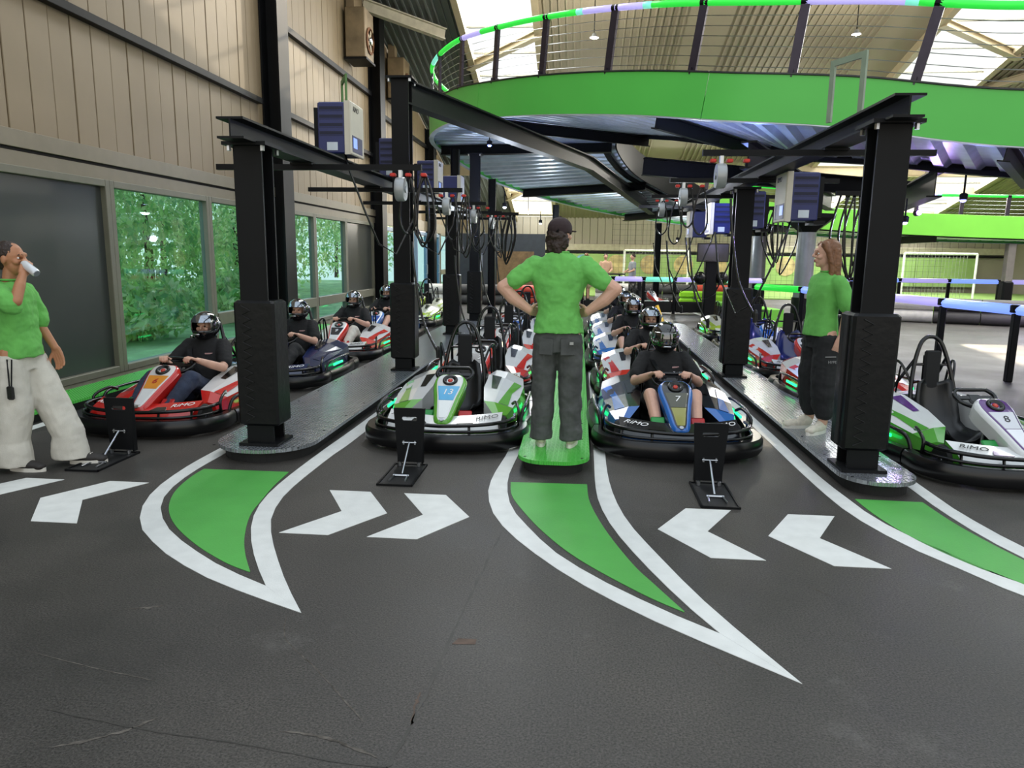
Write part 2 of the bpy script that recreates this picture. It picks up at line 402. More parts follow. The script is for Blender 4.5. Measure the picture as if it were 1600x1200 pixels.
# wear on the asphalt: a tarred seam, pale cracks and scuffs, all with a shape of their own
SEAM = mat('tar_seam', '393733', .55, var=.3, vscale=12, spec=.35); PALE = mat('crack_dust', '5C5751', .95, var=.5, vscale=25, spec=.1); RUSTY = mat('patch_brown', '5A4A40', .9, var=.3, vscale=20)
def streak(name, P, w, m, seed, z=.0012):
    rnd = random.Random(seed); Q = catmull([(x, y, 0) for x, y in P], 10); L = []; R_ = []
    for i, p in enumerate(Q):
        a, c = Q[max(0, i - 1)], Q[min(len(Q) - 1, i + 1)]; t = (c - a).normalized(); n = Vector((-t.y, t.x, 0)); e = min(1, i / 3, (len(Q) - 1 - i) / 3)
        ww = w * rnd.uniform(.2, 1.0) * e * .7 + .0006; p = p + n * rnd.uniform(-1, 1) * w * .4; L.append((p.x + n.x * ww, p.y + n.y * ww, z)); R_.append((p.x - n.x * ww, p.y - n.y * ww, z))
    b = MB(); k = len(Q); b.add(L + R_, [(i, k + i, k + i + 1, i + 1) for i in range(k - 1)]); return b.build(name, m, floor)
streak('tar_seam', [(-.42, 4.2), (-.48, 3.4), (-.52, 2.8), (-.55, 2.3), (-.58, 2.05)], .012, SEAM, 1)
streak('crack', [(-1.30, 3.02), (-1.22, 2.82), (-1.02, 2.62), (-.86, 2.45), (-.72, 2.3)], .004, PALE, 2)
streak('crack', [(-2.3, 2.62), (-1.9, 2.52), (-1.6, 2.46)], .003, PALE, 3)
streak('tar_seam', [(-1.9, 2.25), (-1.5, 2.18), (-1.1, 2.14), (-.62, 2.08), (0, 2.1)], .005, SEAM, 4)
streak('scuff_mark', [(-1.72, 2.05), (-1.55, 2.15), (-1.45, 2.25)], .012, PALE, 5)
streak('scuff_mark', [(-1.0, 2.22), (-.82, 2.2), (-.62, 2.12)], .011, PALE, 6)
streak('scuff_mark', [(-2.06, 3.0), (-1.97, 3.02), (-1.91, 3.05)], .016, PALE, 7)
streak('scuff_mark', [(1.22, 3.62), (1.3, 3.5)], .006, PALE, 8)
streak('scuff_mark', [(.55, 2.95), (.62, 2.82), (.64, 2.75)], .003, PALE, 9)
streak('crack', [(-.12, 3.9), (-.1, 3.86), (-.04, 3.84)], .004, PALE, 10)
streak('scuff_mark', [(-.56, 2.5), (-.56, 2.42), (-.55, 2.3)], .009, RUSTY, 11)
b = MB(); b.prism([(-.50, 2.86), (-.40, 2.87), (-.40, 2.91), (-.48, 2.91)], .0004, .0014); b.build('filled_patch', RUSTY, floor)
# ------------------------------------------------------------------ walkways between the lanes
def stadium(x0, x1, y0, y1, r, n=10):
    P = []
    for cx, cy, a0 in ((x1 - r, y1 - r, 0), (x0 + r, y1 - r, 90), (x0 + r, y0 + r, 180), (x1 - r, y0 + r, 270)):
        for k in range(n + 1):
            a = math.radians(a0 + 90 * k / n); P.append((cx + r * math.cos(a), cy + r * math.sin(a)))
    return P
def walkway(name, label, x0, x1, y0, y1, m, r, h=.115):
    root = thing(name, label, 'walkway', ((x0 + x1) / 2, y0, 0))
    ox, oy = (x0 + x1) / 2, y0
    sh = lambda P: [(x - ox, y - oy) for x, y in P]
    b = MB(); b.prism(sh(stadium(x0 + .05, x1 - .05, y0 + .05, y1 - .05, r - .04)), 0, h - .028); b.build('skirt', RUBBER, root)
    # tread plates, one per 2.4 m with a hairline joint
    S = stadium(x0, x1, y0, y1, r); y = y0; k = 0
    while y < y1 - .01:
        ye = min(y + 2.4, y1)
        P = []
        for (ax, ay), (bx, by) in zip(S, S[1:] + S[:1]):       # clip to the band
            if y <= ay <= ye: P.append((ax, ay))
            for yy in (y, ye):
                if (ay - yy) * (by - yy) < 0: t = (yy - ay) / (by - ay); P.append((ax + (bx - ax) * t, yy))
        cx = sum(p[0] for p in P) / len(P); cy = sum(p[1] for p in P) / len(P)
        P.sort(key=lambda p: math.atan2(p[1] - cy, p[0] - cx))
        P = [(px, min(max(py, y + .002), ye - .002)) for px, py in P]
        b = MB(); b.prism(sh(P), h - .028, h); o = b.build('tread_plate', m, root)
        y = ye
    b = MB()
    for yy in [y0 + .12 + .6 * i for i in range(int((y1 - y0) / .6))]:
        for xx in (x0 + .06, x1 - .06): b.lathe([(.001, h + .004), (.010, h + .003), (.011, h)], 8, c=(xx - ox, yy - oy, 0))
    o = b.build('bolts', BLACKM, root); o['kind'] = 'stuff'
    return root
walkway('walkway', 'grey tread-plate walkway with rounded end carrying the leftmost padded columns', -2.95, -2.13, 5.34, 17.5, TREAD, .40)
walkway('walkway', 'bright green walkway the man with hands on hips stands on', -.44, .12, 5.34, 18.5, GTREAD, .22)
walkway('walkway', 'grey tread-plate walkway the dark-trousered woman stands on', 1.93, 2.47, 5.12, 17.5, TREAD, .26)
walkway('walkway', 'green tread walkway along the dark wall panel and windows', -5.62, -5.14, 2.5, 15.5, GTREAD, .1)

# ------------------------------------------------------------------ left wall
WL = struct(thing('wall_left', 'beige plank-clad hall wall with windows on the left', None)); del WL['label']
mb = MB()
mb.box((XW - .16, 20.8, 5.8), (.06, 38.4, 5.9))          # backing behind the planks
mb.box((XW - .1, 1.9, 1.3), (.12, .7, 2.6))
mb.build('backing', mat('wall_backing', '7A6E58', .8), WL)
pl = {}
y = 1.65; k = 0
while y < YF - .1:
    w = .36 if y < 21 else .42
    top = min(8.6, roof_z(y + w) - .05)
    key = (w, round(top, 2))
    if key not in pl:
        b = MB(); b.box((0, 0, (top + 2.86) / 2), (.05, w - .012, top - 2.86), bev=.006); pl[key] = b.mesh('plank', BEIGE)
    link('plank', pl[key], WL, (XW - .055 + (.004 if k % 3 else -.002), y + w / 2, 0))
    y += w; k += 1
def wbox(name, m, y0, y1, z0, z1, x0=0.0, x1=.08, parent=WL, bev=.004):
    b = MB(); b.box((XW + (x0 + x1) / 2, (y0 + y1) / 2, (z0 + z1) / 2), (x1 - x0, y1 - y0, z1 - z0), bev=bev); return b.build(name, m, parent)
TRIM = mat('wall_trim', '7E7562', .5, var=.05)
wbox('trim_band', TRIM, 1.7, 21.0, 2.69, 2.87, -.05, .05)
wbox('trim_band', mat('shadow_gap', '14110E', .8), 1.7, 21.0, 2.655, 2.69, -.05, .02)
wbox('trim_band', TRIM, 1.7, 21.0, 2.50, 2.655, -.05, .03)
wbox('plinth', mat('concrete', '8A8772', .85, var=.2, vscale=5, bump=.4), 1.7, 21.5, -.02, .10, -.12, .05)
wbox('girt', BLACKM, 1.7, 13.5, 4.30, 4.40, -.03, .08)
wbox('girt', BLACKM, 14.35, 20.7, 4.30, 4.40, -.03, .08)
wbox('girt', BLACKM, 14.35, 20.7, 5.90, 6.02, -.03, .08)
wbox('girt', BLACKM, 21.6, 30.0, 5.55, 5.67, -.03, .08)
wbox('girt', BLACKM, 21.6, 34.0, 4.20, 4.30, -.03, .08)
def wcol(y, h):
    b = MB(); b.ibeam((XW + .15, y, 0), (XW + .15, y, h), .34, .5, .03, .02, up=(1, 0, 0)); return struct(b.build('trim_1', BLACKM))
for i, y in enumerate((13.95, 20.95, 28.4)):
    o = wcol(y, min(8.6, roof_z(y) - .1)); o.name = 'trim_%d' % (i + 1)
mb = MB(); mb.box((XW + .02, 9.15, 6.0), (.1, .14, 6.2)); mb.M = Matrix.Identity(4)
# dark panel, windows
def wwindow(n, y0, y1, z0, z1, rail=None, dark=False):
    b = MB(); fw = .085; x = XW
    for yy in (y0 + fw / 2, y1 - fw / 2): b.box((x, yy, (z0 + z1) / 2), (.13, fw, z1 - z0), bev=.006)
    for zz in (z0 + fw / 2, z1 - fw / 2): b.box((x, (y0 + y1) / 2, zz), (.13, y1 - y0 - 2 * fw, fw), bev=.006)
    if rail: b.box((x + .01, (y0 + y1) / 2, rail), (.14, y1 - y0 - 2 * fw, .2), bev=.006)
    f = struct(b.build('window_%d' % n, OLIVE))
    zs = [z0 + fw, z1 - fw] if not rail else [z0 + fw, rail - .1, rail + .1, z1 - fw]
    for i in range(0, len(zs), 2):
        p = MB(); p.box((x - .01, (y0 + y1) / 2, (zs[i] + zs[i + 1]) / 2), (.012, y1 - y0 - 2 * fw, zs[i + 1] - zs[i]))
        p.build('pane' if not dark else 'panel', DARKP if dark else MATS['window_glass'], f)
    return f
wwindow(1, 1.7, 8.85, .10, 2.5, dark=True)
wwindow(2, 8.85, 11.32, .10, 2.5)
wwindow(3, 11.32, 13.7, .10, 2.5, rail=.56)
wwindow(4, 14.2, 16.0, .10, 2.5, rail=.56)
wwindow(5, 16.0, 18.2, .10, 2.5, rail=.56)
wwindow(6, 18.2, 20.7, .10, 2.5, rail=.56, dark=True)
# glazed doors beyond the second wall column
BLUEF = mat('door_frame_blue', '6E86A0', .4, var=.05)
def door(n, y0, y1, z1=2.45, m=BLUEF):
    b = MB(); fw = .12
    for yy in (y0 + fw / 2, y1 - fw / 2): b.box((XW, yy, z1 / 2), (.12, fw, z1), bev=.008)
    for zz in (.12, z1 - fw / 2): b.box((XW, (y0 + y1) / 2, zz), (.12, y1 - y0 - 2 * fw, fw), bev=.008)
    f = struct(b.build('door_%d' % n, m))
    p = MB(); p.box((XW, (y0 + y1) / 2, z1 / 2), (.012, y1 - y0 - 2 * fw, z1 - .3)); p.build('pane', MATS['window_glass'], f)
    h = MB(); h.tube([(XW + .10, y1 - .18, .9), (XW + .10, y1 - .18, 1.25)], .014); h.box((XW + .07, y1 - .18, .9), (.08, .02, .02)); h.box((XW + .07, y1 - .18, 1.25), (.08, .02, .02)); h.build('door_handle', STEEL, f)
door(1, 21.4, 24.2); door(2, 26.3, 28.1); door(3, 28.7, 30.6)
wwindow(7, 30.8, 33.0, .1, 2.5, rail=.9)
wbox('lower_cladding', TRIM, 21.2, YF, 2.5, 2.87, -.05, .04)
wbox('lower_cladding', TRIM, 33.0, YF, 0, 2.5, -.05, .04)
# rusty fan boxes fixed high on the wall
def fanbox(label, y, z):
    r = thing('wall_fan_box', label, 'fan box', (XW + .02, y, z), group='fan boxes high on the left wall')
    b = MB(); b.box((.28, 0, 0), (.5, .75, 1.15), bev=.02); b.build('housing', mat('fan_housing', '7B6A50', .6, var=.3, vscale=3), r)
    b = MB(); b.lathe([(.30, .0), (.32, .03), (.27, .05), (.26, .0)], 24, 'x', (.53, 0, -.12)); b.build('fan_ring', mat('rust', '6A4428', .8, var=.4, vscale=9), r)
    b = MB(); b.ell((.55, 0, -.12), (.06, .09, .09)); b.build('hub', STEEL, r, smooth=True)
    b = MB()
    for k in range(5):
        a = 2 * PI * k / 5; b.box((.545, .16 * math.cos(a), -.12 + .16 * math.sin(a)), (.01, .24, .09), rot=(a, 0, 0))
    b.build('blades', mat('fan_blade', '9A8C74', .4), r)
    b = MB(); b.box((.1, 0, 1.0), (.2, .3, .85)); b.build('duct', BEIGE, r)
    b = MB(); b.box((.28, 0, -.6), (.56, .8, .05)); b.build('bracket', BLACKM, r)
fanbox('rusty fan box on the wall between the two wall columns', 18.9, 6.95)
fanbox('rusty fan box on the wall beyond the second wall column', 22.9, 6.8)
# ------------------------------------------------------------------ far wall
WF = struct(thing('wall_far', '', None)); 
if 'label' in WF: del WF['label']
BG = mat('far_cladding', '8F897A', .6, var=.05, vscale=1)
b = MB(); b.box((8, YF + .05, 1.85), (28, .06, 3.7)); b.build('backing', BG, WF)
b = MB(); b.box((0, 0, 2.95), (.38, .05, 1.5), bev=.012); pm = b.mesh('panel', BG)
for i in range(70): link('panel', pm, WF, (-5.7 + .4 * i, YF - .02, 0))
b = MB(); b.box((8, YF - .12, 2.12), (28, .2, .34), bev=.02); b.build('band', mat('far_band', 'A39C88', .55), WF)
b = MB(); b.box((8, YF - .1, 1.86), (28, .24, .08)); b.build('band', BLACKM, WF)
# ------------------------------------------------------------------ right wall, out of frame, added to block the bright sky
WR = struct(thing('wall_right', '', None))
if 'label' in WR: del WR['label']
b = MB(); b.box((22.1, 22.5, 4.2), (.1, 35, 8.4)); b.build('backing', BG, WR)
# ------------------------------------------------------------------ roof
CE = struct(thing('ceiling', '', None))
if 'label' in CE: del CE['label']
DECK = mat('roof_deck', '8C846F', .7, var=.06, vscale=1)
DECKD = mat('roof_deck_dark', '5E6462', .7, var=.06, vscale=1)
ANG = -math.atan(.24)
def slab(name, x0, x1, y0, y1, dz, th, m, parent=CE):
    L = (y1 - y0) / math.cos(ANG); ym = (y0 + y1) / 2
    b = MB(); b.box(((x0 + x1) / 2, ym, roof_z(ym) + dz), (x1 - x0, L, th), rot=(ANG, 0, 0)); return b.build(name, m, parent)
SKY = [(-3.47, -1.37), (9.42, 12.15), (14.6, 17.3)]
segs = [(-5.95, -3.47), (-1.37, 9.42), (12.15, 14.6), (17.3, 22.1)]
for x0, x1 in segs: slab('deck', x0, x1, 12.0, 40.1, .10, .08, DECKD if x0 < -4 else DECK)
for x0, x1 in segs:
    b = MB(); n = int((x1 - x0) / .2)
    L = 28.1 / math.cos(ANG)
    for i in range(n + 1):
        # folded-plate ribs, in groups with plain sheets between
        if x0 > -2 and (i % 27) > 20: continue
        b.box((x0 + .03 + i * .2, 26.05, roof_z(26.05) + .04), (.05, L, .06), rot=(ANG, 0, 0))
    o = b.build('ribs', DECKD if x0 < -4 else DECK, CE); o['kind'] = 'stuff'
FRM = mat('roof_frame', 'A09478', .5, var=.05)
for x0, x1 in SKY:
    for xx in (x0, x1): slab('skylight_frame', xx - .09, xx + .09, 12, 40, -.02, .34, FRM)
    for yy in (16.5, 30.0, 35.0, 38.5): slab('skylight_beam', x0, x1, yy - .13, yy + .13, -.12, .30, FRM)
    n = 3
    for i in range(20):
        ya = 12.2 + i * 1.39
        slab('glazing_bar', x0 + .09, x1 - .09, ya - .02, ya + .02, .06, .05, OLIVE)
        slab('pane', x0 + .09, x1 - .09, ya + .02, ya + 1.37, .06, .012, MATS['skylight_glass'])
for k, yy in enumerate((32.0,)):
    b = MB(); b.ibeam((XW, yy, roof_z(yy) - .32), (22, yy, roof_z(yy) - .32), .42, .22, .025, .016); b.build('rafter', FRM, CE)
for p0, p1 in (((-3.6, 23.8), (-1.3, 21.95)), ((9.44, 21.7), (12.4, 23.5)), ((12.15, 25.7), (14.6, 23.4)), ((-3.6, 36.4), (-1.4, 33.2))):
    b = MB(); b.ibeam((*p0, roof_z(p0[1]) - .12), (*p1, roof_z(p1[1]) - .12), .2, .24, .03, .1); b.build('brace', FRM, CE)
# slanted white edge beam at the upper left
b = MB(); b.ibeam((-5.9, 20.3, 8.12), (-3.95, 21.6, 7.72), .3, .2, .03, .02); b.build('edge_beam', mat('pale_beam', 'B9B4A2', .5), CE)

# ------------------------------------------------------------------ trees outside the windows
LEAF = [mat('leaf_%d' % i, c, .6, var=.35, vscale=1.5) for i, c in enumerate(('B4D486', 'CFE49C', '98C284', 'DEEAAE'))]
for m in LEAF:
    nt = m.node_tree; pb = nt.nodes['Principled BSDF']; tr = nt.nodes.new('ShaderNodeBsdfTranslucent'); mx = nt.nodes.new('ShaderNodeMixShader'); mx.inputs[0].default_value = .6
    nt.links.new(pb.inputs['Base Color'].links[0].from_socket, tr.inputs[0]); nt.links.new(pb.outputs[0], mx.inputs[1]); nt.links.new(tr.outputs[0], mx.inputs[2])
    nt.links.new(mx.outputs[0], nt.nodes['Material Output'].inputs[0])
BARK = mat('bark', '4A3B2B', .9, var=.3, bump=.6, bscale=20)
def leafmass(blobs, n, size, seed):
    rnd = random.Random(seed); b = MB()
    tot = sum(r[0] * r[1] * r[2] for c, r in blobs)
    for c, r in blobs:
        for _ in range(int(n * r[0] * r[1] * r[2] / tot)):
            while True:
                q = Vector((rnd.uniform(-1, 1), rnd.uniform(-1, 1), rnd.uniform(-1, 1)))
                if .55 < q.length < 1: break
            p = Vector((c[0] + q.x * r[0], c[1] + q.y * r[1], c[2] + q.z * r[2]))
            E = Euler((rnd.uniform(0, 6.3), rnd.uniform(0, 6.3), rnd.uniform(0, 6.3))).to_matrix(); s = size * rnd.uniform(.6, 1.4)
            v = [p + E @ Vector(t) for t in ((-s, 0, 0), (0, -s * .45, s * .1), (s, 0, 0), (0, s * .45, s * .1))]
            b.cur = rnd.randrange(4)
            b.add([tuple(x) for x in v], [(0, 1, 2), (0, 2, 3)])
    return b
def tree(name, label, x, y, h, w, n, seed, trunk=True):
    r = thing(name, label, 'tree' if trunk else 'bush', (x, y, -.11), group='trees and bushes outside the windows')
    rnd = random.Random(seed)
    zc = h * .5
    bl = [((0, 0, zc), (w, w, h * .5))] + [((rnd.uniform(-w, w) * .7, rnd.uniform(-w, w) * .7, zc + rnd.uniform(-.25, .25) * h), (w * .55, w * .55, h * .22)) for _ in range(5)]
    o = leafmass(bl, int(n * 1.5), .10, seed).build('foliage', LEAF, r); o['kind'] = 'stuff'
    b = MB(); b.tube([(0, 0, 0), (.05, .03, h * .3), (-.05, .05, h * .62)], [.16, .12, .06] if trunk else [.05, .04, .02]); b.build('trunk', BARK, r, smooth=True)
tree('leafy_tree', 'leafy tree seen through the large left window', -11.6, 14.6, 5.0, 2.3, 4200, 1)
tree('leafy_tree', 'leafy tree seen through the narrow window beside the black column', -12.6, 20.6, 5.4, 2.6, 4200, 2)
tree('leafy_tree', 'leafy tree seen through the second pair of windows', -13.0, 27.0, 5.2, 2.7, 4200, 3)
tree('leafy_tree', 'leafy tree furthest along, behind the dark blind', -13.5, 33.6, 5.6, 2.8, 3400, 4)
tree('leafy_tree', 'sunlit tree seen through the glazed doors', -12.5, 41.5, 7.0, 2.8, 2600, 5)
tree('leafy_tree', 'tall tree outside far behind the glazed doors', -17.5, 52.0, 8.0, 3.4, 2600, 6)
tree('leafy_bush', 'low bush outside the large left window', -8.6, 13.6, 1.3, 1.1, 1500, 7, False)
tree('leafy_bush', 'low bush outside behind the mid-rail window', -8.8, 18.0, 1.3, 1.1, 1500, 8, False)
tree('leafy_tree', 'broad tree in the row behind the large window', -18.5, 24.0, 9.0, 4.2, 5000, 9)
tree('leafy_tree', 'broad tree in the row behind the second windows', -20.0, 34.0, 9.5, 4.6, 5000, 10)
tree('leafy_tree', 'broad tree at the near end of the row outside', -16.5, 16.0, 8.0, 3.8, 5000, 11)
# ------------------------------------------------------------------ raised track (up and over loop)
OUT = [(14.5, 3.2, 1.7), (11.0, 5.0, 2.2), (8.0, 7.3, 2.6), (5.19, 9.40, 2.97), (3.4, 10.38, 3.36), (1.95, 11.0, 3.56), (.8, 11.75, 3.77), (-.36, 12.65, 3.95), (-1.5, 13.85, 4.13), (-2.75, 15.7, 4.35), (-3.62, 17.8, 4.36),
       (-3.55, 19.6, 4.2), (-2.55, 22.0, 3.75), (-.75, 24.4, 3.35), (1.6, 26.1, 3.0), (5.0, 26.9, 2.65), (9.5, 26.9, 2.38), (14.5, 26.6, 2.25), (20.5, 26.0, 2.2)]
RW = 4.5; FH = .62
path = catmull(OUT, 24)
def resample(P, step):
    out = [P[0]]; acc = 0
    for a, b in zip(P, P[1:]):
        L = (b - a).length; t = step - acc
        while t <= L: out.append(a.lerp(b, t / L)); t += step
        acc = (acc + L) % step
    return out
STEP = .06
path = resample(path, STEP)
NP = len(path)
def frame(i):
    a = path[max(0, i - 8)]; b = path[min(NP - 1, i + 8)]
    T = (b - a).normalized(); S = Vector((T.y, -T.x, 0)).normalized()      # S points inward (right of travel)
    return T, S, S.cross(T).normalized()
FR = [frame(i) for i in range(NP)]
def rp(i, s, n):
    """point: s metres inward from the outer edge, n metres along the deck normal above the fascia bottom"""
    j = int(i)
    T, S, N = FR[j]; p = path[j]
    if j + 1 < NP and i > j: p = p.lerp(path[j + 1], i - j)
    return p + S * s + N * n
ramp = thing('raised_kart_track', 'raised kart track with green fascia, glowing handrail and corrugated metal underside', 'raised track', (0, 0, 0))
# corrugated decking, radial ribs
vs = []; fs = []; K = 5
idx = list(range(0, NP, 1))
for j, i in enumerate(idx):
    up = .17 if (j % 6) in (0, 1, 2) else .07
    for k in range(K):
        p = rp(i, .03 + (RW - .06) * k / (K - 1), up); vs.append(tuple(p))
for j in range(len(idx) - 1):
    for k in range(K - 1): fs.append((j * K + k, j * K + k + 1, (j + 1) * K + k + 1, (j + 1) * K + k))
b = MB(); b.add(vs, fs); o = b.build('corrugated_decking', GALV, ramp)
# track slab above
def band(name, m, i0, i1, prof, step=6, parent=ramp, smooth=False):
    I = list(range(i0, int(i1), step)) + [i1]
    b = MB(); b.loft([[tuple(rp(i, s, n)) for s, n in prof] for i in I]); return b.build(name, m, parent, angle=40 if smooth else None)
band('track_surface', MATS['asphalt'], 0, NP - 1, [(.05, .2), (.05, .32), (RW - .05, .32), (RW - .05, .2)])
PL = int(5.1 / STEP)
st = list(range(0, NP - 1, PL))
for a in st:
    e = min(a + PL, NP - 1)
    if e - a < 10: continue
    band('fascia_panel', FASC if a < 400 else FASC, a, e - .2 if e < NP - 1 else e, [(0, 0), (-.012, .005), (-.012, FH - .005), (0, FH), (.02, FH), (.02, 0)], 4, smooth=True)
    band('fascia_panel', FASCB if a > 560 else BLACKM, a, e - .2 if e < NP - 1 else e, [(RW, 0), (RW + .012, .005), (RW + .012, FH - .005), (RW, FH), (RW - .02, FH), (RW - .02, 0)], 4, smooth=True)
    band('fascia_capping', mat('capping', '2A2D30', .4), a, e - .2 if e < NP - 1 else e, [(-.03, FH), (-.03, FH + .02), (.05, FH + .02), (.05, FH)], 6)
    band('fascia_lip', GALV, a, e - .2 if e < NP - 1 else e, [(-.02, -.015), (-.02, .0), (.09, .0), (.09, -.015)], 6)
# railing: posts, wires, glowing tubes
LEDS = {k: mat('led_' + k, c, .4, var=0, emit=c, estr=e) for k, c, e in (('green', '2FDB45', .55), ('lavender', 'B7AEF5', .55), ('cyan', '7FE8D0', .55), ('blue', '7C9CFF', .8))}
PS = int(1.46 / STEP)
posts = list(range(int(1.2 / STEP), NP - 1, PS))
RH = .93
POSTM = mat('rail_post', '3B3540', .35, .6)
seq = [[('green', .6), ('lavender', .4)], [('green', 1)], [('lavender', 1)], [('green', 1)], [('green', 1)], [('green', 1)], [('green', 1)], [('green', 1)], [('green', .12), ('cyan', .1), ('lavender', .78)], [('green', 1)], [('green', .55), ('cyan', .1), ('lavender', .35)], [('lavender', .4), ('cyan', .1), ('green', .5)], [('green', 1)], [('green', .4), ('lavender', .6)], [('green', 1)], [('cyan', .5), ('green', .5)], [('green', 1)], [('lavender', 1)], [('green', 1)]]
for side, s in ((0, .06),):
    for n_, i in enumerate(posts):
        T, S, N = FR[i]; p = rp(i, s, FH - .1)
        b = MB(); R = Matrix((T, S, N)).transposed()
        b.box(tuple(p + N * (RH / 2 + .02)), (.12, .05, RH + .12), rot=R); b.box(tuple(p + N * .12), (.02, .16, .1), rot=R)
        b.build('rail_post', POSTM, ramp)
        if n_ + 1 < len(posts) and (side == 0):
            e = posts[n_ + 1]
            I = list(range(i + 1, e, 4)) + [e - 1]
            cut = seq[n_ % len(seq)]; L_ = e - i - 1; q0 = i + 1.0
            for c, fr_ in cut:
                q1 = q0 + L_ * fr_; k_ = max(2, int((q1 - q0) / 3))
                b = MB(); b.tube([rp(q0 + (q1 - q0) * u / k_, s, FH + RH) for u in range(k_ + 1)], .05, 10); b.build('led_tube', LEDS[c], ramp, smooth=True); q0 = q1

            b = MB(); b.tube([rp(e - 1, s, FH + RH), rp(min(e + 1, NP - 1), s, FH + RH)], .05, 10); b.build('tube_clip', BLACKM, ramp)
        elif n_ + 1 < len(posts):
            e = posts[n_ + 1]; b = MB(); b.tube([rp(q, s, FH + RH) for q in range(i, e + 1, 6)], .025, 6); b.build('handrail', BLACKM, ramp)
    for w in range(7):
        b = MB(); b.tube([rp(q, s, FH + .10 + w * .132) for q in list(range(posts[0], posts[-1], 10))], .0055, 5); b.build('rail_wire', STEEL, ramp)
# radial steel beams below and their columns
for n_, i in enumerate(range(int(2.4 / STEP), NP, int(4.6 / STEP))):
    b = MB(); b.ibeam(rp(i, .12, -.06), rp(i, RW - .1, -.06), .22, .14, .018, .012, up=FR[i][2]); b.build('cross_beam', BLACKM, ramp)
for s in (RW - .3,):
    I = list(range(0, NP, 16)); b = MB()
    b.loft([[tuple(rp(i, s + a, c)) for a, c in ((-.06, -.02), (.06, -.02), (.06, .06), (-.06, .06))] for i in I]); b.build('stringer', BLACKM, ramp)
for (i, s) in ((int(24.3 / STEP), .6), (int(27.5 / STEP), .6), (int(31.0 / STEP), .5), (int(35.0 / STEP), 1.5), (int(38.5 / STEP), 1.5)):
    if i < NP:
        p = rp(i, s, -.2); b = MB(); b.ibeam((p.x, p.y, 0), (p.x, p.y, p.z), .2, .2, .02, .014, up=(1, 0, 0)); b.build('support_column', BLACKM, ramp)
# main girders from tall columns to the loop centre
def girder(p0, p1, h=.3):
    b = MB(); b.ibeam(p0, p1, h, .2, .024, .016); return b.build('main_girder', BLACKM, ramp)
girder((-2.3, 9.5, 3.66), (.15, 17.1, 3.70)); girder((.15, 17.1, 3.70), (2.2, 23.6, 3.1))
girder((1.2, 15.2, 3.42), (6.6, 15.6, 3.0), .34); girder((2.1, 9.9, 2.95), (5.6, 17.5, 2.9), .34); girder((5.0, 11.2, 2.72), (6.5, 17.0, 2.72), .36)
# round concrete-grey columns with flared capitals
for lab, x, y in (('thick round grey column with a flared head behind the red-haired woman', 6.05, 20.6), ('slimmer round grey column further back beside the padded black column', 5.75, 24.6)):
    r = thing('round_column', lab, 'column', (x, y, 0), group='round grey columns')
    b = MB(); b.lathe([(.24, 0), (.24, 2.35)], 24); b.build('shaft', mat('column_grey', '8B8E92', .35, .5, var=.08), r, smooth=False, angle=40)
    b = MB(); b.lathe([(.24, 2.35), (.28, 2.4), (.7, 2.72), (.72, 2.82), (.24, 2.82)], 8); b.build('capital', BLACKM, r)
    b = MB(); b.lathe([(.26, 0), (.27, .02), (.27, .6), (.25, .62)], 24); b.build('protective_wrap', PAD, r)

# ------------------------------------------------------------------ steel charging frames over the lanes
def padded_column(label, x, y, ztop, pad_h=1.0, w=.22, padw=.33, z0=.115):
    r = thing('padded_column', label, 'column', (x, y, z0), group='black padded steel columns')
    b = MB(); b.ibeam((0, 0, 0), (0, 0, ztop - z0), w, w, .022, .016, up=(0, 1, 0)); b.build('steel_post', BLACKM, r)
    b = MB(); b.box((0, 0, .012), (w + .1, w + .1, .024)); b.build('base_plate', BLACKM, r)
    b = MB(); b.box((0, 0, .16 + pad_h / 2), (padw, padw * .82, pad_h), bev=.02)
    p = b.build('padding', PAD, r)
    b = MB(); b.box((-padw / 2 - .003, -.02, .16 + pad_h / 2), (.012, .06, pad_h * .96)); b.build('hook_strip', RUBBER, p)
    b = MB(); b.tube([(-.06 + (.035 if k % 2 else -.035), -padw * .41 - .004, .2 + pad_h * .92 * k / 26) for k in range(27)], .006, 5); b.build('lacing', RUBBER, p)
    b = MB(); b.box((0, 0, ztop - z0 + .012), (w + .12, w + .12, .026)); b.build('cap_plate', BLACKM, r)
    b = MB()
    for sx in (-1, 1):
        for sy in (-1, 1): b.lathe([(.001, ztop - z0 - .04), (.018, ztop - z0 - .04), (.018, ztop - z0 - .001)], 6, c=(sx * .13, sy * .13, 0))
    b.build('bolts', STEEL, r)
    return r
padded_column('padded black column nearest the left red kart', -2.52, 5.62, 2.435)
padded_column('tall padded black column behind the left grey walkway\'s second kart bay', -2.30, 9.55, 3.80)
padded_column('third padded black column along the left grey walkway', -2.45, 14.1, 2.435)
padded_column('fourth padded black column along the left grey walkway', -2.45, 17.2, 3.9)
padded_column('padded black column beside the dark-trousered woman', 2.11, 5.50, 2.56)
padded_column('padded black column behind the second kart bay on the right walkway', 2.05, 9.75, 2.5)
CH_BLUE = mat('charger_blue', '18235F', .4, var=.08); CH_WHITE = mat('charger_white', 'C9C3B4', .45, var=.05); SLOT = mat('charger_slot', '0B1030', .6)
PAPER = mat('paper_label', 'C8D2DC', .6); SCREEN = mat('charger_screen', '8FB0F0', .3, emit='6F90E8', estr=.5)
LETTER = mat('lettering_dark', '16181C', .5, var=0); LETTERW = mat('lettering_white', 'E6E6E6', .5, var=0)
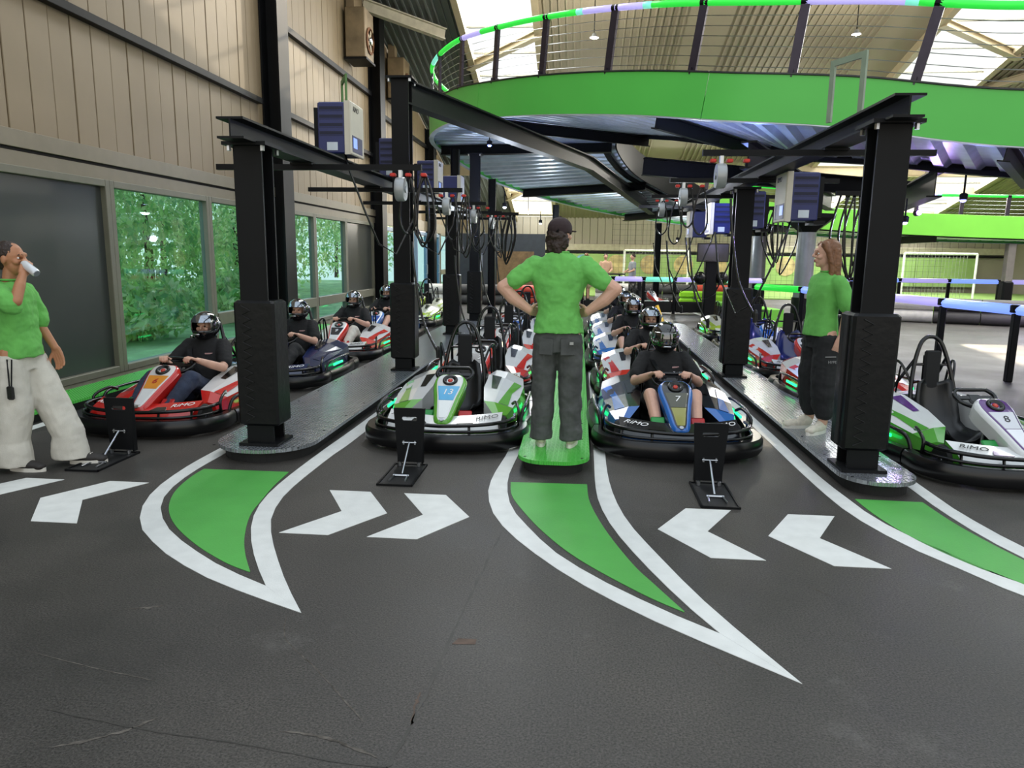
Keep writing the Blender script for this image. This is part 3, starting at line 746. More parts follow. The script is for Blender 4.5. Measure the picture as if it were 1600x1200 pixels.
def charger(label, x, y, z, s, far=False):
    """s=+1: white panel faces +X"""
    r = thing('kart_charger', label, 'charger', (x, y, z), group='blue kart battery chargers on the overhead beams')
    b = MB(); b.box((0, 0, .25), (.32, .42, .5), bev=.012); b.build('case', CH_BLUE, r)
    b = MB(); b.box((s * .175, 0, .25), (.03, .44, .52), bev=.01); b.box((s * .15, -.212, .25), (.06, .012, .52)); f = b.build('front_panel', CH_WHITE, r)
    b = MB(); b.box((s * .192, -.02, .10), (.004, .34, .16)); b.build('control_field', CH_BLUE, f)
    b = MB(); b.box((s * .195, -.10, .11), (.004, .12, .10)); b.build('display', SCREEN, f)
    if not far:
        for z_ in (.44, .36, .28, .20):
            b = MB(); b.box((-.02 * s, -.211, z_), (.24, .004, .03)); b.build('vent_slot', SLOT, r)
            b = MB(); b.box((-.02 * s, -.213, z_ - .022), (.25, .006, .006)); b.build('louvre', CH_BLUE, r)
        b = MB(); b.box((-.01 * s, -.213, .07), (.11, .004, .08)); b.build('rating_label', PAPER, r)
        t = link('lettering', text_mesh('RiMO', .075, LETTER, .3), f); t.matrix_local = Matrix.Translation((s * .193, -.06 * s, .44)) @ Euler((PI / 2, 0, s * PI / 2)).to_matrix().to_4x4()
    b = MB(); b.box((-s * .20, -.1, .25), (.05, .06, .42)); b.box((-s * .17, -.1, -.02), (.12, .3, .04)); b.build('bracket', BLACKM, r)
    b = MB(); b.tube([(s * .1, -.15, 0), (s * .14, -.16, -.15), (s * .3, -.2, -.55), (s * .45, -.2, -.9), (s * .62, -.15, -1.0), (s * .8, -.05, -.6), (s * .86, 0, -.12)], .011, 6); b.build('charging_cable', TUBE, r, smooth=True)
    return r
ordn = ['nearest', 'second', 'third', 'fourth', 'fifth']
for k in range(4): charger('%s blue and white charger on the left overhead beam' % ordn[k].capitalize(), -2.52, 7.72 + 2.3 * k, 2.645, 1, k > 2)
for k in range(4): charger('%s blue and white charger on the right overhead beam' % ordn[k].capitalize(), 2.34, 8.4 + 2.3 * k, 2.05, -1, k > 2)
def overhead(label, x, y0, y1, z, s, nb):
    r = thing('overhead_beam', label, 'beam', (x, y0, z), group='black overhead charging beams')
    b = MB(); b.ibeam((0, 0, -.075), (0, y1 - y0, -.075), .15, .2, .016, .012); b.build('i_beam', BLACKM, r)
    for k in range(nb):
        yy = 1.4 + 2.3 * k
        b = MB(); b.box((s * .14, yy, -.19), (1.9, .05, .05)); b.build('cross_bar', BLACKM, r)
        b = MB(); b.box((0, yy, -.165), (.2, .12, .02)); b.build('bar_clamp', BLACKM, r)
    return r
overhead('black overhead beam running above the left grey walkway', -2.52, 5.25, 17.0, 2.60, 1, 5)
overhead('black overhead beam running above the right grey walkway', 2.11, 5.2, 15.5, 2.72, -1, 4)
REEL = mat('reel_grey', 'A5A8AA', .35, .3); REDC = mat('red_clip', 'C22A1E', .5)
def reel(label, x, y, z, loops, drop, seed, far=False):
    rnd = random.Random(seed)
    r = thing('cable_reel', label, 'cable reel', (x, y, z), group='grey cable reels with hanging charging cables')
    b = MB(); b.lathe([(.001, -.04), (.10, -.04), (.105, -.03), (.105, .03), (.10, .04), (.001, .04)], 20, 'x', (0, 0, -.16)); b.build('drum', REEL, r, angle=40)
    b = MB(); b.lathe([(.001, -.05), (.03, -.05), (.03, .05), (.001, .05)], 10, 'x', (0, 0, -.16)); b.build('drum_axle', STEEL, r)
    b = MB(); b.box((0, 0, -.03), (.03, .05, .07)); b.build('drum_hanger', STEEL, r)
    for k in range(3):
        b = MB(); b.box((-.14 + .14 * k + .07, 0, -.035), (.05, .06, .03), bev=.006); b.build('red_clip', REDC, r)
    for k in range(loops):
        w = rnd.uniform(.05, .13); dx = rnd.uniform(.0, .3); d = drop * rnd.uniform(.75, 1.1); dy = rnd.uniform(-.05, .05)
        P = catmull([(dx, dy, -.04), (dx - w * .6, dy, -d * .35), (dx - w * .8, dy + .02, -d * .8), (dx, dy, -d), (dx + w * .8, dy - .02, -d * .8), (dx + w * .6, dy, -d * .35), (dx + .02, dy, -.04)], 5)
        b = MB(); b.tube(P, .011, 6); b.build('hanging_cable', TUBE, r, smooth=True)
    b = MB(); b.tube(catmull([(.1, 0, -drop), (.12, -.02, -drop - .25), (.2, -.05, -drop - .7), (.35, -.1, -drop - 1.0)], 5), .011, 6); b.build('charging_lead', TUBE, r, smooth=True)
    b = MB(); b.lathe([(.001, -.05), (.018, -.05), (.02, .03), (.012, .06), (.001, .06)], 10, c=(.35, -.1, -drop - 1.0)); b.build('plug', BLACKP, r)
    return r
for k in range(4): reel('cable reel under the %s cross bar on the left beam' % ordn[k], -1.62, 6.65 + 2.3 * k, 2.38, 3, .62 + .12 * (k % 2), 20 + k)
for k in range(3): reel('cable reel under the %s cross bar on the right beam' % ordn[k], 1.18, 6.6 + 2.3 * k, 2.50, 0 if k == 0 else 2, .35 if k == 0 else .62, 40 + k)
def cable_bunch(label, x, y, z, n, drop, seed):
    rnd = random.Random(seed); r = thing('cable_bunch', label, 'cables', (x, y, z))
    for k in range(n):
        dx = rnd.uniform(-.2, .2); d = drop * rnd.uniform(.8, 1.1); w = .08
        P = catmull([(dx, 0, 0), (dx - w, 0, -d * .5), (dx * .3, .02, -d), (dx + w, 0, -d * .5), (dx + .06, 0, 0)], 6)
        b = MB(); b.tube(P, .012, 6); b.build('hanging_cable', TUBE, r, smooth=True)
    b = MB(); b.box((0, 0, .02), (.5, .05, .05)); b.build('hanger_bar', BLACKM, r)
cable_bunch('bunch of black cables hanging left of the red-haired woman', 3.05, 8.6, 2.35, 4, .95, 3)
cable_bunch('bunch of black cables hanging behind the second right padded column', 2.9, 11.2, 2.35, 4, .9, 4)
cable_bunch('bunch of black cables above the second empty kart on the left', -1.35, 13.2, 2.35, 4, .8, 5)
def lane_frame(label, x, y, z, m):
    b = MB(); w, h, t = .34, .50, .05
    b.box((0, -w / 2, h / 2), (.02, t, h)); b.box((0, w / 2, h / 2), (.02, t, h)); b.box((0, 0, h - t / 2), (.02, w - t, t))
    tag(b.build('lane_frame', m, None, loc=(x, y, z), rotz=math.radians(25)), label, 'frame')
lane_frame('small green open frame standing behind the nearest left charger', -2.60, 8.15, 3.02, mat('frame_green', '4F7A3E', .5))
lane_frame('small grey open frame standing on the right overhead beam', 2.16, 6.6, 2.80, mat('frame_grey', '8A9A88', .4))
# ------------------------------------------------------------------ track barriers and things in the background
def led_barrier(label, pts, colors, h=1.0, board=True):
    r = thing('led_barrier', label, 'barrier', (pts[0][0], pts[0][1], 0), group='track barriers with glowing top tubes')
    o = Vector((pts[0][0], pts[0][1], 0)); P = [Vector((x, y, 0)) - o for x, y in pts]
    for k, p in enumerate(P):
        b = MB(); b.box((p.x, p.y, h / 2), (.09, .09, h), bev=.01); b.build('post', BLACKM, r)
        b = MB(); b.lathe([(.075, h - .04), (.085, h - .03), (.085, h + .06), (.07, h + .07)], 12, c=(p.x, p.y, 0)); b.build('post_cap', BLACKM, r)
    for k, (a, c) in enumerate(zip(P, P[1:])):
        b = MB(); b.tube([a + Vector((0, 0, h)), c + Vector((0, 0, h))], .072, 12); b.build('led_tube', LEDS[colors[k % len(colors)]], r, smooth=True)
        if not board: continue
        b = MB(); d = (c - a); b.box(tuple((a + c) / 2 + Vector((0, 0, .2))), (d.length - .1, .05, .32), rot=(0, 0, math.atan2(d.y, d.x)), bev=.02); b.build('crash_board', BLACKP, r)
led_barrier('barrier with glowing blue tube behind the right-hand kart', [(6.6, 8.3), (5.98, 10.6), (5.72, 12.1), (5.45, 13.6), (5.18, 15.0), (4.75, 16.2), (4.1, 17.6)], ['blue', 'blue', 'lavender', 'blue', 'blue', 'green'], 1.0, False)
led_barrier('barrier with glowing cyan tube beyond the middle karts', [(.1, 22.0), (1.0, 22.0), (1.9, 22.0), (2.8, 22.0), (3.7, 22.1), (4.6, 22.2), (5.4, 22.3)], ['cyan', 'lavender', 'cyan', 'lavender'])
led_barrier('far barrier with glowing lavender tube at the right', [(7.5, 25.5), (9.0, 25.4), (10.5, 25.3), (12.0, 25.2), (13.5, 25.1), (15.0, 25.0), (16.5, 25.0)], ['lavender', 'blue'])
TYRE = mat('bumper_grey', '4A4846', .6); REDW = mat('bumper_red', 'C8442E', .6); WHT = mat('bumper_white', 'D8D4CC', .6)
def bumper_tube(label, a, c, r=.17):
    t = thing('bumper_tube', label, 'barrier', (a[0], a[1], 0)); d = Vector((c[0] - a[0], c[1] - a[1], 0)); L = d.length; d.normalize(); n = max(3, int(L / 1.0))
    for zz in (.17, .5):
        for k in range(n):
            m = TYRE if k % 3 else (REDW if (k // 3) % 2 else WHT)
            b = MB(); b.tube([d * (L * k / n + .01) + Vector((0, 0, zz)), d * (L * (k + 1) / n - .01) + Vector((0, 0, zz))], r, 12); b.build('tube_section', m, t, smooth=False, angle=50)
bumper_tube('stacked grey bumper tubes with red sections beyond the middle lane', (.6, 27.5), (5.5, 27.2))
bumper_tube('stacked grey bumper tubes at the right beyond the barrier', (8.5, 21.0), (13.5, 19.0))
bumper_tube('stacked grey bumper tubes at the far left behind the columns', (-5.2, 24.5), (-1.2, 24.5))
bumper_tube('stacked grey bumper tubes close behind the far right barrier', (13.5, 14.5), (17.5, 12.5))
LIME = mat('lime_block', '9BE02A', .45, var=.05)
def lime_blocks(label, a, c, h=.45):
    t = thing('lime_barrier_block', label, 'barrier', (a[0], a[1], 0)); d = Vector((c[0] - a[0], c[1] - a[1], 0)); L = d.length; n = max(2, int(L / .45)); ang = math.atan2(d.y, d.x); d.normalize()
    for k in range(n):
        for zz in (h * .25, h * .75):
            b = MB(); b.box(tuple(d * (L * (k + .5) / n) + Vector((0, 0, zz))), (L / n - .02, .28, h / 2 - .02), rot=(0, 0, ang), bev=.05); b.build('block', LIME, t)
lime_blocks('lime green barrier blocks around the dark post, left part', (3.5, 26.2), (5.6, 26.0), .5)
lime_blocks('lime green barrier blocks right of the dark post', (4.0, 23.3), (5.3, 23.4), .5)
lime_blocks('lime green barrier blocks at the far right track edge', (10.0, 22.0), (12.5, 21.2), .4)
b = MB(); b.prism([(3.75, 21.6), (4.4, 21.4), (5.0, 18.4), (4.6, 18.2), (4.0, 20.2)], .0, .42); wedge = tag(b.build('lime_kerb', FASCB), 'bright green wedge-shaped kerb at the foot of the screen post', 'kerb')
b = MB(); b.prism([(3.66, 21.6), (3.75, 21.6), (4.0, 20.2), (3.91, 20.2)], .02, .34); o = b.build('kerb_face', DARKP, wedge)
# screen on a dark post
r = thing('screen_post', 'black post carrying a flat screen and loudspeakers beyond the right lane', 'screen', (3.45, 19.9, 0))
b = MB(); b.box((0, 0, 1.0), (.32, .3, 2.0), bev=.03); b.build('post', PAD, r)
b = MB(); b.box((0, -.2, 1.78), (.82, .06, .48), bev=.012); s_ = b.build('screen', BLACKP, r)
b = MB(); b.box((0, -.232, 1.78), (.76, .004, .42)); b.build('display', mat('screen_off', '101214', .15), s_)
for sx in (-1, 1):
    b = MB(); b.ell((sx * .28, -.12, 1.12), (.17, .17, .17)); b.build('speaker', BLACKP, r, smooth=True)
# yellow floor sign
r = thing('caution_sign', 'yellow folding caution sign on the track behind the waiting drivers', 'sign', (1.72, 16.3, 0), rotz=1.25)
for s in (-1, 1):
    b = MB(); b.box((0, s * .12, .31), (.22, .014, .64), rot=(s * .38, 0, 0), bev=.005); b.build('panel', mat('sign_yellow', 'F2C414', .45), r)
# turf, banner wall, goal
b = MB(); b.box((10, 35.0, .02), (24, 8.5, .05)); tag(b.build('turf_pitch', mat('turf', '7C9C4E', .9, var=.15, vscale=8)), 'green artificial turf pitch in front of the far wall', 'turf')
BAN = mat('banner_green', '8FAE66', .6, var=.15, vscale=.8)
ban = thing('banner_wall', 'long green banner with large round pictures along the far wall', 'banner', (0, YF - .3, 0))
for k in range(8):
    b = MB(); b.box((-2.0 + 2.95 * k, 0, 1.05), (2.92, .04, 1.45)); b.build('banner_panel', BAN, ban)
for k, c in enumerate(('6FA0B8', 'B9A878', 'B8A070', 'C4AE78', 'B49C70', '7FA8B0', 'B8A478')):
    b = MB(); b.lathe([(.001, -.05), (.50, -.05), (.50, -.02), (.001, -.02)], 20, 'y', (.2 + 1.75 * k, 0, 1.25)); d_ = b.build('round_picture', mat('picture_%d' % k, c, .6, var=.4, vscale=3), ban)
NETM = mat('goal_white', 'D9DBD6', .5)
def goal(label, x, y, w=3.0, h=1.9):
    r = thing('football_goal', label, 'goal', (x, y, .046)); 
    for xx in (-w / 2, w / 2): 
        b = MB(); b.tube([(xx, 0, 0), (xx, 0, h)], .05); b.build('goal_post', NETM, r)
    b = MB(); b.tube([(-w / 2, 0, h), (w / 2, 0, h)], .05); b.build('crossbar', NETM, r)
    b = MB()
    for k in range(21): b.box((-w / 2 + w * k / 20, .8, h * .5), (.008, .008, h))
    for k in range(13): b.box((0, .8, h * k / 12), (w, .008, .008))
    o = b.build('net', mat('net', '8C9088', .7), r); o['kind'] = 'stuff'
goal('white football goal with net straight ahead', 3.6, 35.5); goal('white football goal with net at the right', 15.5, 33.5)
b = MB()
for k in range(60): b.box((1.4 + .22 * k, 31.0, 1.5), (.006, .006, 3.0))
for k in range(14): b.box((7.9, 31.0, .1 + .22 * k), (13.2, .006, .006))
tag(b.build('safety_net', mat('net_dark', '2A2E2A', .8)), 'dark safety net hung between track and pitch', 'net', kind='stuff')
# dark partition and doorway at far left, seen between the columns
b = MB(); b.box((-3.3, 30.0, 1.25), (3.8, .1, 2.5)); pt = tag(b.build('dark_partition', mat('partition_dark', '2A3038', .5)), 'dark blue-grey partition wall behind the left columns', 'partition')
b = MB(); b.box((-2.6, 29.93, 1.0), (1.5, .04, 1.6)); b.build('notice_board', mat('board_brown', '6A5438', .6, var=.3), pt)
b = MB(); b.box((-4.2, 29.93, 1.1), (.5, .03, 1.2)); b.build('poster', mat('poster_grey', '8890A0', .6, var=.4, vscale=5), pt)
# purple spots
def spot(label, x, y, z):
    r = thing('spot_lamp', label, 'lamp', (x, y, z))
    b = MB(); b.lathe([(.03, .0), (.06, .02), (.06, .12), (.02, .14)], 12, 'y'); b.build('housing', BLACKM, r)
    b = MB(); b.ell((0, -.01, 0), (.045, .02, .045)); b.build('bulb', mat('spot_glow', 'C79BFF', .3, emit='B070FF', estr=25), r, smooth=True)
    b = MB(); b.box((0, .07, .2), (.02, .02, .3)); b.build('stalk', BLACKM, r)
    ld = bpy.data.lights.new('violet_light', 'POINT'); ld.energy = 30; ld.color = (.55, .35, 1.0); ld.shadow_soft_size = .08
    lo = bpy.data.objects.new('violet_light', ld); COL.objects.link(lo); lo.parent = r; lo.location = (0, -.12, 0)
spot('violet spot lamp glowing beside the front right column', 6.45, 15.0, 2.55)
spot('violet spot lamp glowing low on the far right', 11.2, 18.8, .95)
spot('violet spot lamp glowing at the far right edge', 10.6, 14.0, .75)
# far padded posts at the right edge
for lab, x, y, h in (('dark padded post at the right frame edge under the track', 7.45, 12.2, 2.3), ('slim grey support post far right under the lime fascia', 12.3, 22.5, 2.15)):
    r = thing('support_post', lab, 'post', (x, y, 0)); w = .34 if 'padded' in lab else .3
    b = MB(); b.box((0, 0, h / 2), (w * .7, w * .7, h), bev=.01); b.build('steel_post', BLACKM if 'padded' in lab else mat('post_grey', '7A7570', .5), r)
    b = MB(); b.box((0, 0, .55), (w, w, 1.1), bev=.05); b.build('padding', PAD, r)
# raised end panel that crosses the right frame edge
b = MB(); b.box((6.25, 8.6, 2.5), (.12, .12, 1.25)); tag(b.build('hanging_bracket', OLIVE), 'olive metal bracket hanging at the right frame edge', 'bracket')

# ------------------------------------------------------------------ lamps of the hall, and fill lamps added below the track
def pendant(label, x, y, drop=1.5, watt=260):
    z = roof_z(y) - drop
    r = thing('pendant_lamp', label, 'lamp', (x, y, z), group='pendant lamps below the hall roof')
    b = MB(); b.tube([(0, 0, .09), (0, 0, drop + .1)], .012, 6); b.build('cord', BLACKM, r)
    b = MB(); b.lathe([(.03, .10), (.05, .08), (.06, .04), (.11, -.01), (.105, -.015), (.05, .03), (.02, .07)], 20); b.build('shade', REEL, r, smooth=True)
    b = MB(); b.ell((0, 0, 0), (.04, .04, .05)); b.build('bulb', mat('bulb_warm', 'FFF2D8', .3, var=0, emit='FFF0D0', estr=2.5), r, smooth=True)
    ld = bpy.data.lights.new('pendant_light', 'POINT'); ld.energy = watt; ld.color = (1, .93, .82); ld.shadow_soft_size = .2
    lo = bpy.data.objects.new('pendant_light', ld); COL.objects.link(lo); lo.parent = r; lo.location = (0, 0, -.22)
n_ = 0
for x, y, lab in ((.2, 19.5, 'pendant lamp hanging nearest above the raised loop'), (6.5, 19.5, 'pendant lamp above the right half of the raised loop'), (.2, 27.0, 'pendant lamp above the far bend of the track'), (6.5, 27.0, 'pendant lamp in the second row right of the far bend'),
                  (-2.4, 34.0, 'pendant lamp above the dark partition'), (4.0, 34.5, 'pendant lamp above the football goal ahead'), (13.0, 30.0, 'pendant lamp above the right football goal'), (13.4, 19.0, 'pendant lamp above the far right track')):
    pendant(lab, x, y)
def add_fill_lamp(label, x, y, z, col, watt):  # added lamps: brighten the decking from below, blue ones give blue glow patches
    r = thing('added_fill_lamp', label, 'lamp', (x, y, z), group='small fill lamps added under the raised track')
    b = MB(); b.lathe([(.02, .0), (.05, .01), (.055, .08), (.03, .10)], 12); b.build('housing', BLACKM, r)
    b = MB(); b.ell((0, 0, -.005), (.04, .04, .025), None, 12, 8); b.build('bulb', mat('fill_bulb_' + str(col), tuple(col), .3, var=0, emit=tuple(col), estr=4), r, smooth=True)
    ld = bpy.data.lights.new('added_fill_light', 'POINT'); ld.energy = watt; ld.color = col; ld.shadow_soft_size = .1
    lo = bpy.data.objects.new('added_fill_light', ld); COL.objects.link(lo); lo.parent = r; lo.location = (0, 0, -.14)
    b = MB(); b.box((0, .0, .22), (.02, .02, .26)); b.build('stalk', BLACKM, r)
add_fill_lamp('added fill lamp under the left bend of the raised track', -1.7, 16.6, 2.7, (.75, .85, 1.0), 70)
add_fill_lamp('added fill lamp under the near span of the raised track', 1.6, 12.6, 2.55, (.8, .85, 1.0), 55)
add_fill_lamp('added violet fill lamp under the right span of the raised track', 4.8, 11.6, 2.2, (.6, .55, 1.0), 18)
add_fill_lamp('added fill lamp under the far left bend of the raised track', -1.2, 22.3, 2.6, (.8, .9, 1.0), 70)
add_fill_lamp('added blue fill lamp close under the left bend decking', -1.9, 15.4, 3.85, (.25, .35, 1.0), 30)
add_fill_lamp('added blue fill lamp close under the near span decking', 2.6, 12.2, 3.05, (.25, .35, 1.0), 30)
add_fill_lamp('added blue fill lamp close under the right decking', 5.4, 11.2, 2.5, (.3, .3, 1.0), 14)
add_fill_lamp('added fill lamp under the far span behind the screen post', 3.2, 25.0, 2.2, (.9, .95, 1.0), 60)
# ------------------------------------------------------------------ karts (front is local -Y)
KP = []     # (name, mesh, roles, parent index, matrix)
ROLE = {'pad': mat('pad_matte', '111113', .8, var=.1), 'black': BLACKP, 'rubber': RUBBER, 'tube': TUBE, 'steel': STEEL, 'seat': mat('seat_black', '131416', .35, var=.15), 'red': mat('pedal_red', 'B01E1E', .35), 'green': mat('pedal_green', '1E8A3C', .35),
        'led': mat('kart_led_green', '18E070', .3, var=0, emit='18E070', estr=3.0), 'lamp': mat('kart_lamp', 'FFF3C4', .2, var=0, emit='FFF0B8', estr=1.2), 'boss': mat('boss_red', 'C0392B', .3), 'rim': mat('kart_rim', '8A8D92', .3, .9)}
def kp(name, mb, roles, parent=None, smooth=False, angle=None, M=None):
    me = mb.mesh(name, [ROLE.get(r, BLACKP) for r in roles], smooth, angle)
    KP.append((name, me, roles, parent, M)); return len(KP) - 1
def mirror(P): return [(-x, y, z) for x, y, z in P]
# floor tray
b = MB(); b.prism([(-.28, -.88), (.28, -.88), (.42, -.6), (.42, .75), (-.42, .75), (-.42, -.6)], .05, .075); kp('floor_tray', b, ['black'])
# bumper ring in four pieces
PROF = [(-.035, .035), (.03, .03), (.05, .06), (.05, .13), (.03, .165), (-.035, .165)]
def sm(P, n=5): return catmull([(x, y, 0) for x, y in P], n)
fr = sm([(-.67, -.42), (-.68, -.62), (-.60, -.82), (-.38, -.97), (0, -1.02), (.38, -.97), (.60, -.82), (.68, -.62), (.67, -.42)])
b = MB(); b.sweep(fr, PROF); ib = kp('front_bumper', b, ['black'], angle=35)
fr2 = sm([(-.60, -.50), (-.60, -.66), (-.53, -.80), (-.34, -.92), (0, -.965), (.34, -.92), (.53, -.80), (.60, -.66), (.60, -.50)])
b = MB(); b.tube([(p.x, p.y, .225 + .03 * abs(p.x)) for p in fr2], .017, 8); kp('front_guard_tube', b, ['tube'], smooth=True)
b = MB(); b.tube([(p.x * 1.03, p.y * 1.03, .185) for p in fr2], .012, 6); kp('front_guard_tube', b, ['tube'], smooth=True)
for x in (-.5, -.25, .25, .5):
    b = MB(); yy = -1.0 + .62 * x * x; b.tube([(x, yy + .02, .1), (x * .98, yy + .06, .235)], .012, 6); kp('bumper_strut', b, ['tube'])
for s in (-1, 1):
    sd = sm([(s * .67, -.39), (s * .70, -.1), (s * .70, .3), (s * .67, .55)])
    b = MB(); b.sweep(sd if s > 0 else sd[::-1], [(u, v) for u, v in PROF]); kp('side_bumper', b, ['black'], angle=35)
    b = MB(); b.tube(catmull([(s * .64, -.42, .12), (s * .66, -.36, .25), (s * .68, -.2, .285), (s * .68, .3, .285), (s * .66, .48, .25), (s * .64, .52, .12)], 5), .016, 8); kp('side_guard_tube', b, ['tube'], smooth=True)
    b = MB(); b.tube(catmull([(s * .62, -.50, .12), (s * .64, -.55, .27), (s * .60, -.38, .33), (s * .56, -.30, .30)], 5), .014, 8); kp('corner_loop', b, ['tube'], smooth=True)
    b = MB(); b.box((s * .655, .05, .205), (.015, .36, .028), bev=.004); kp('light_strip', b, ['led'])
rr = sm([(.67, .58), (.66, .80), (.52, .95), (0, .99), (-.52, .95), (-.66, .80), (-.67, .58)])
b = MB(); b.sweep(rr, PROF); kp('rear_bumper', b, ['black'], angle=35)
# wheels
for s in (-1, 1):
    for y, r, w in ((-.60, .125, .12), (.66, .14, .19)):
        b = MB(); b.lathe([(r * .55, -w / 2), (r * .9, -w / 2), (r, -w / 2 + .02), (r, w / 2 - .02), (r * .9, w / 2), (r * .55, w / 2)], 22, 'x', (s * .47, y, r)); t = kp('tyre', b, ['rubber'], angle=40)
        b = MB(); b.lathe([(.001, 0), (.03, s * .015), (.04, s * .002), (r * .52, s * .004), (r * .56, s * .012), (r * .56, -s * .04), (.001, -s * .04)], 18, 'x', (s * (.47 + w / 2 - .012), y, r)); kp('rim', b, ['rim'], t, angle=40)
# front fairing
rings = []
for k in range(-8, 9):
    x = k / 8 * .50; yf = -.925 + .50 * x * x; yb = yf + .20; a = abs(x)
    rings.append([(x, yf + .03, .12), (x, yf - .01, .175), (x, yf + .05, .215 + .02 * a), (x, yb, .255 + .06 * a), (x, yb + .01, .14)])
b = MB(); n = 5
for k in range(16):
    for i in range(n):
        j = (i + 1) % n; b.cur = 1 if i in (0, 4) else 0
        o = [rings[k][i], rings[k][j], rings[k + 1][j], rings[k + 1][i]]; b.add(o, [(3, 2, 1, 0)])
b.cur = 1; b.add(rings[0], [(0, 1, 2, 3, 4)]); b.add(rings[-1], [(4, 3, 2, 1, 0)])
fair = kp('front_fairing', b, ['F', 'B'], angle=30)
for s in (-1, 1):     # black intake wedge on each side
    b = MB(); q = []
    for x, dy in ((.13, 0), (.19, .004), (.27, .006)):
        yf = -.925 + .5 * x * x; q.append((s * x, yf + .055, .217 + .02 * x + .004)); 
    q2 = []
    for x in (.25, .21, .17):
        yf = -.925 + .5 * x * x; q2.append((s * x, yf + .11, .232 + .035 * x + .004))
    P = q + q2
    top = [(x, y - .003, z + .006) for x, y, z in P]; m_ = len(P)
    b.add(P + top, [tuple(range(m_, 2 * m_)) if s < 0 else tuple(range(2 * m_ - 1, m_ - 1, -1))] + [(i, (i + 1) % m_, m_ + (i + 1) % m_, m_ + i) for i in range(m_)]); kp('fairing_inlay', b, ['C'], fair)
# nose console
Bv = Vector((0, -.87, .215)); Tv = Vector((0, -.30, .555)); V = (Tv - Bv); NL = V.length; V.normalize(); Un = Vector((1, 0, 0)); Nn = Un.cross(V).normalized()
NM = Matrix((( Un.x, V.x, Nn.x, Bv.x), (Un.y, V.y, Nn.y, Bv.y), (Un.z, V.z, Nn.z, Bv.z), (0, 0, 0, 1)))
WT = [(0, .035), (.03, .062), (.12, .082), (.3, .098), (.5, .118), (.68, .142), (.80, .152), (.89, .146), (.95, .12), (.99, .075), (1.0, .03)]
def nose_outline(inset=0.0, t0=0.0, t1=1.0, n=26):
    L = []
    for k in range(n + 1):
        t = t0 + (t1 - t0) * k / n
        for (a, wa), (c, wc) in zip(WT, WT[1:]):
            if a <= t <= c + 1e-9: w = wa + (wc - wa) * (t - a) / (c - a); break
        sc = 1.0
        L.append((max(.012, w - inset), t * NL))
    vmin, vmax = (inset, NL - inset) if (t0 == 0 and t1 == 1) else (t0 * NL, t1 * NL)
    L = [(w, min(max(v, vmin), vmax)) for w, v in L]
    return [(w, v) for w, v in L] + [(-w, v) for w, v in reversed(L)]
def nose_plate(mb, inset, h0, h1, t0=0.0, t1=1.0):
    P = nose_outline(inset, t0, t1); Q = nose_outline(inset + .004, t0, t1)
    mb.loft([[(x, y, h0) for x, y in P], [(x, y, h1 - .002) for x, y in P], [(x, y, h1) for x, y in Q]]); return mb
b = MB(); b.M = NM; P0 = nose_outline(.02); P1 = nose_outline(0); P2 = nose_outline(.012); P3 = nose_outline(.028)
b.loft([[(x, y, -.13) for x, y in P0], [(x, y, -.01) for x, y in P1], [(x, y, .012) for x, y in P2], [(x, y, .022) for x, y in P3]])
nose = kp('nose_console', b, ['B'], angle=35)
b = MB(); b.M = NM; nose_plate(b, .034, .018, .027); npan = kp('nose_panel', b, ['A'], nose, angle=30)
b = MB(); b.M = NM; nose_plate(b, .046, .026, .031, .43, .71); kp('number_plate', b, ['P'], nose)
b = MB(); b.M = NM; nose_plate(b, .046, .026, .031, .09, .42); kp('lower_plate', b, ['Q'], nose)
b = MB(); b.M = NM; b.lathe([(.03, .020), (.062, .022), (.070, .030), (.066, .042), (.05, .046), (.036, .030), (.03, .024)], 22, c=(0, .83 * NL, 0)); kp('boss_ring', b, ['black'], nose, smooth=True)
b = MB(); b.M = NM; b.ell((0, .83 * NL, .028), (.024, .024, .012), None, 12, 6); kp('boss_button', b, ['boss'], nose, smooth=True)
b = MB(); b.M = NM; b.lathe([(.001, .03), (.018, .03), (.02, .024), (.001, .022)], 14, c=(0, .055 * NL, 0)); kp('badge', b, ['steel'], nose)
for s in (-1, 1):
    b = MB(); b.tube([(s * .09, -.42, .09), (s * .05, -.40, .42)], .012, 6); kp('column_support', b, ['steel'])
b = MB(); b.tube([(0, -.55, .2), (0, -.22, .50)], .016, 8); kp('steering_column', b, ['steel'])
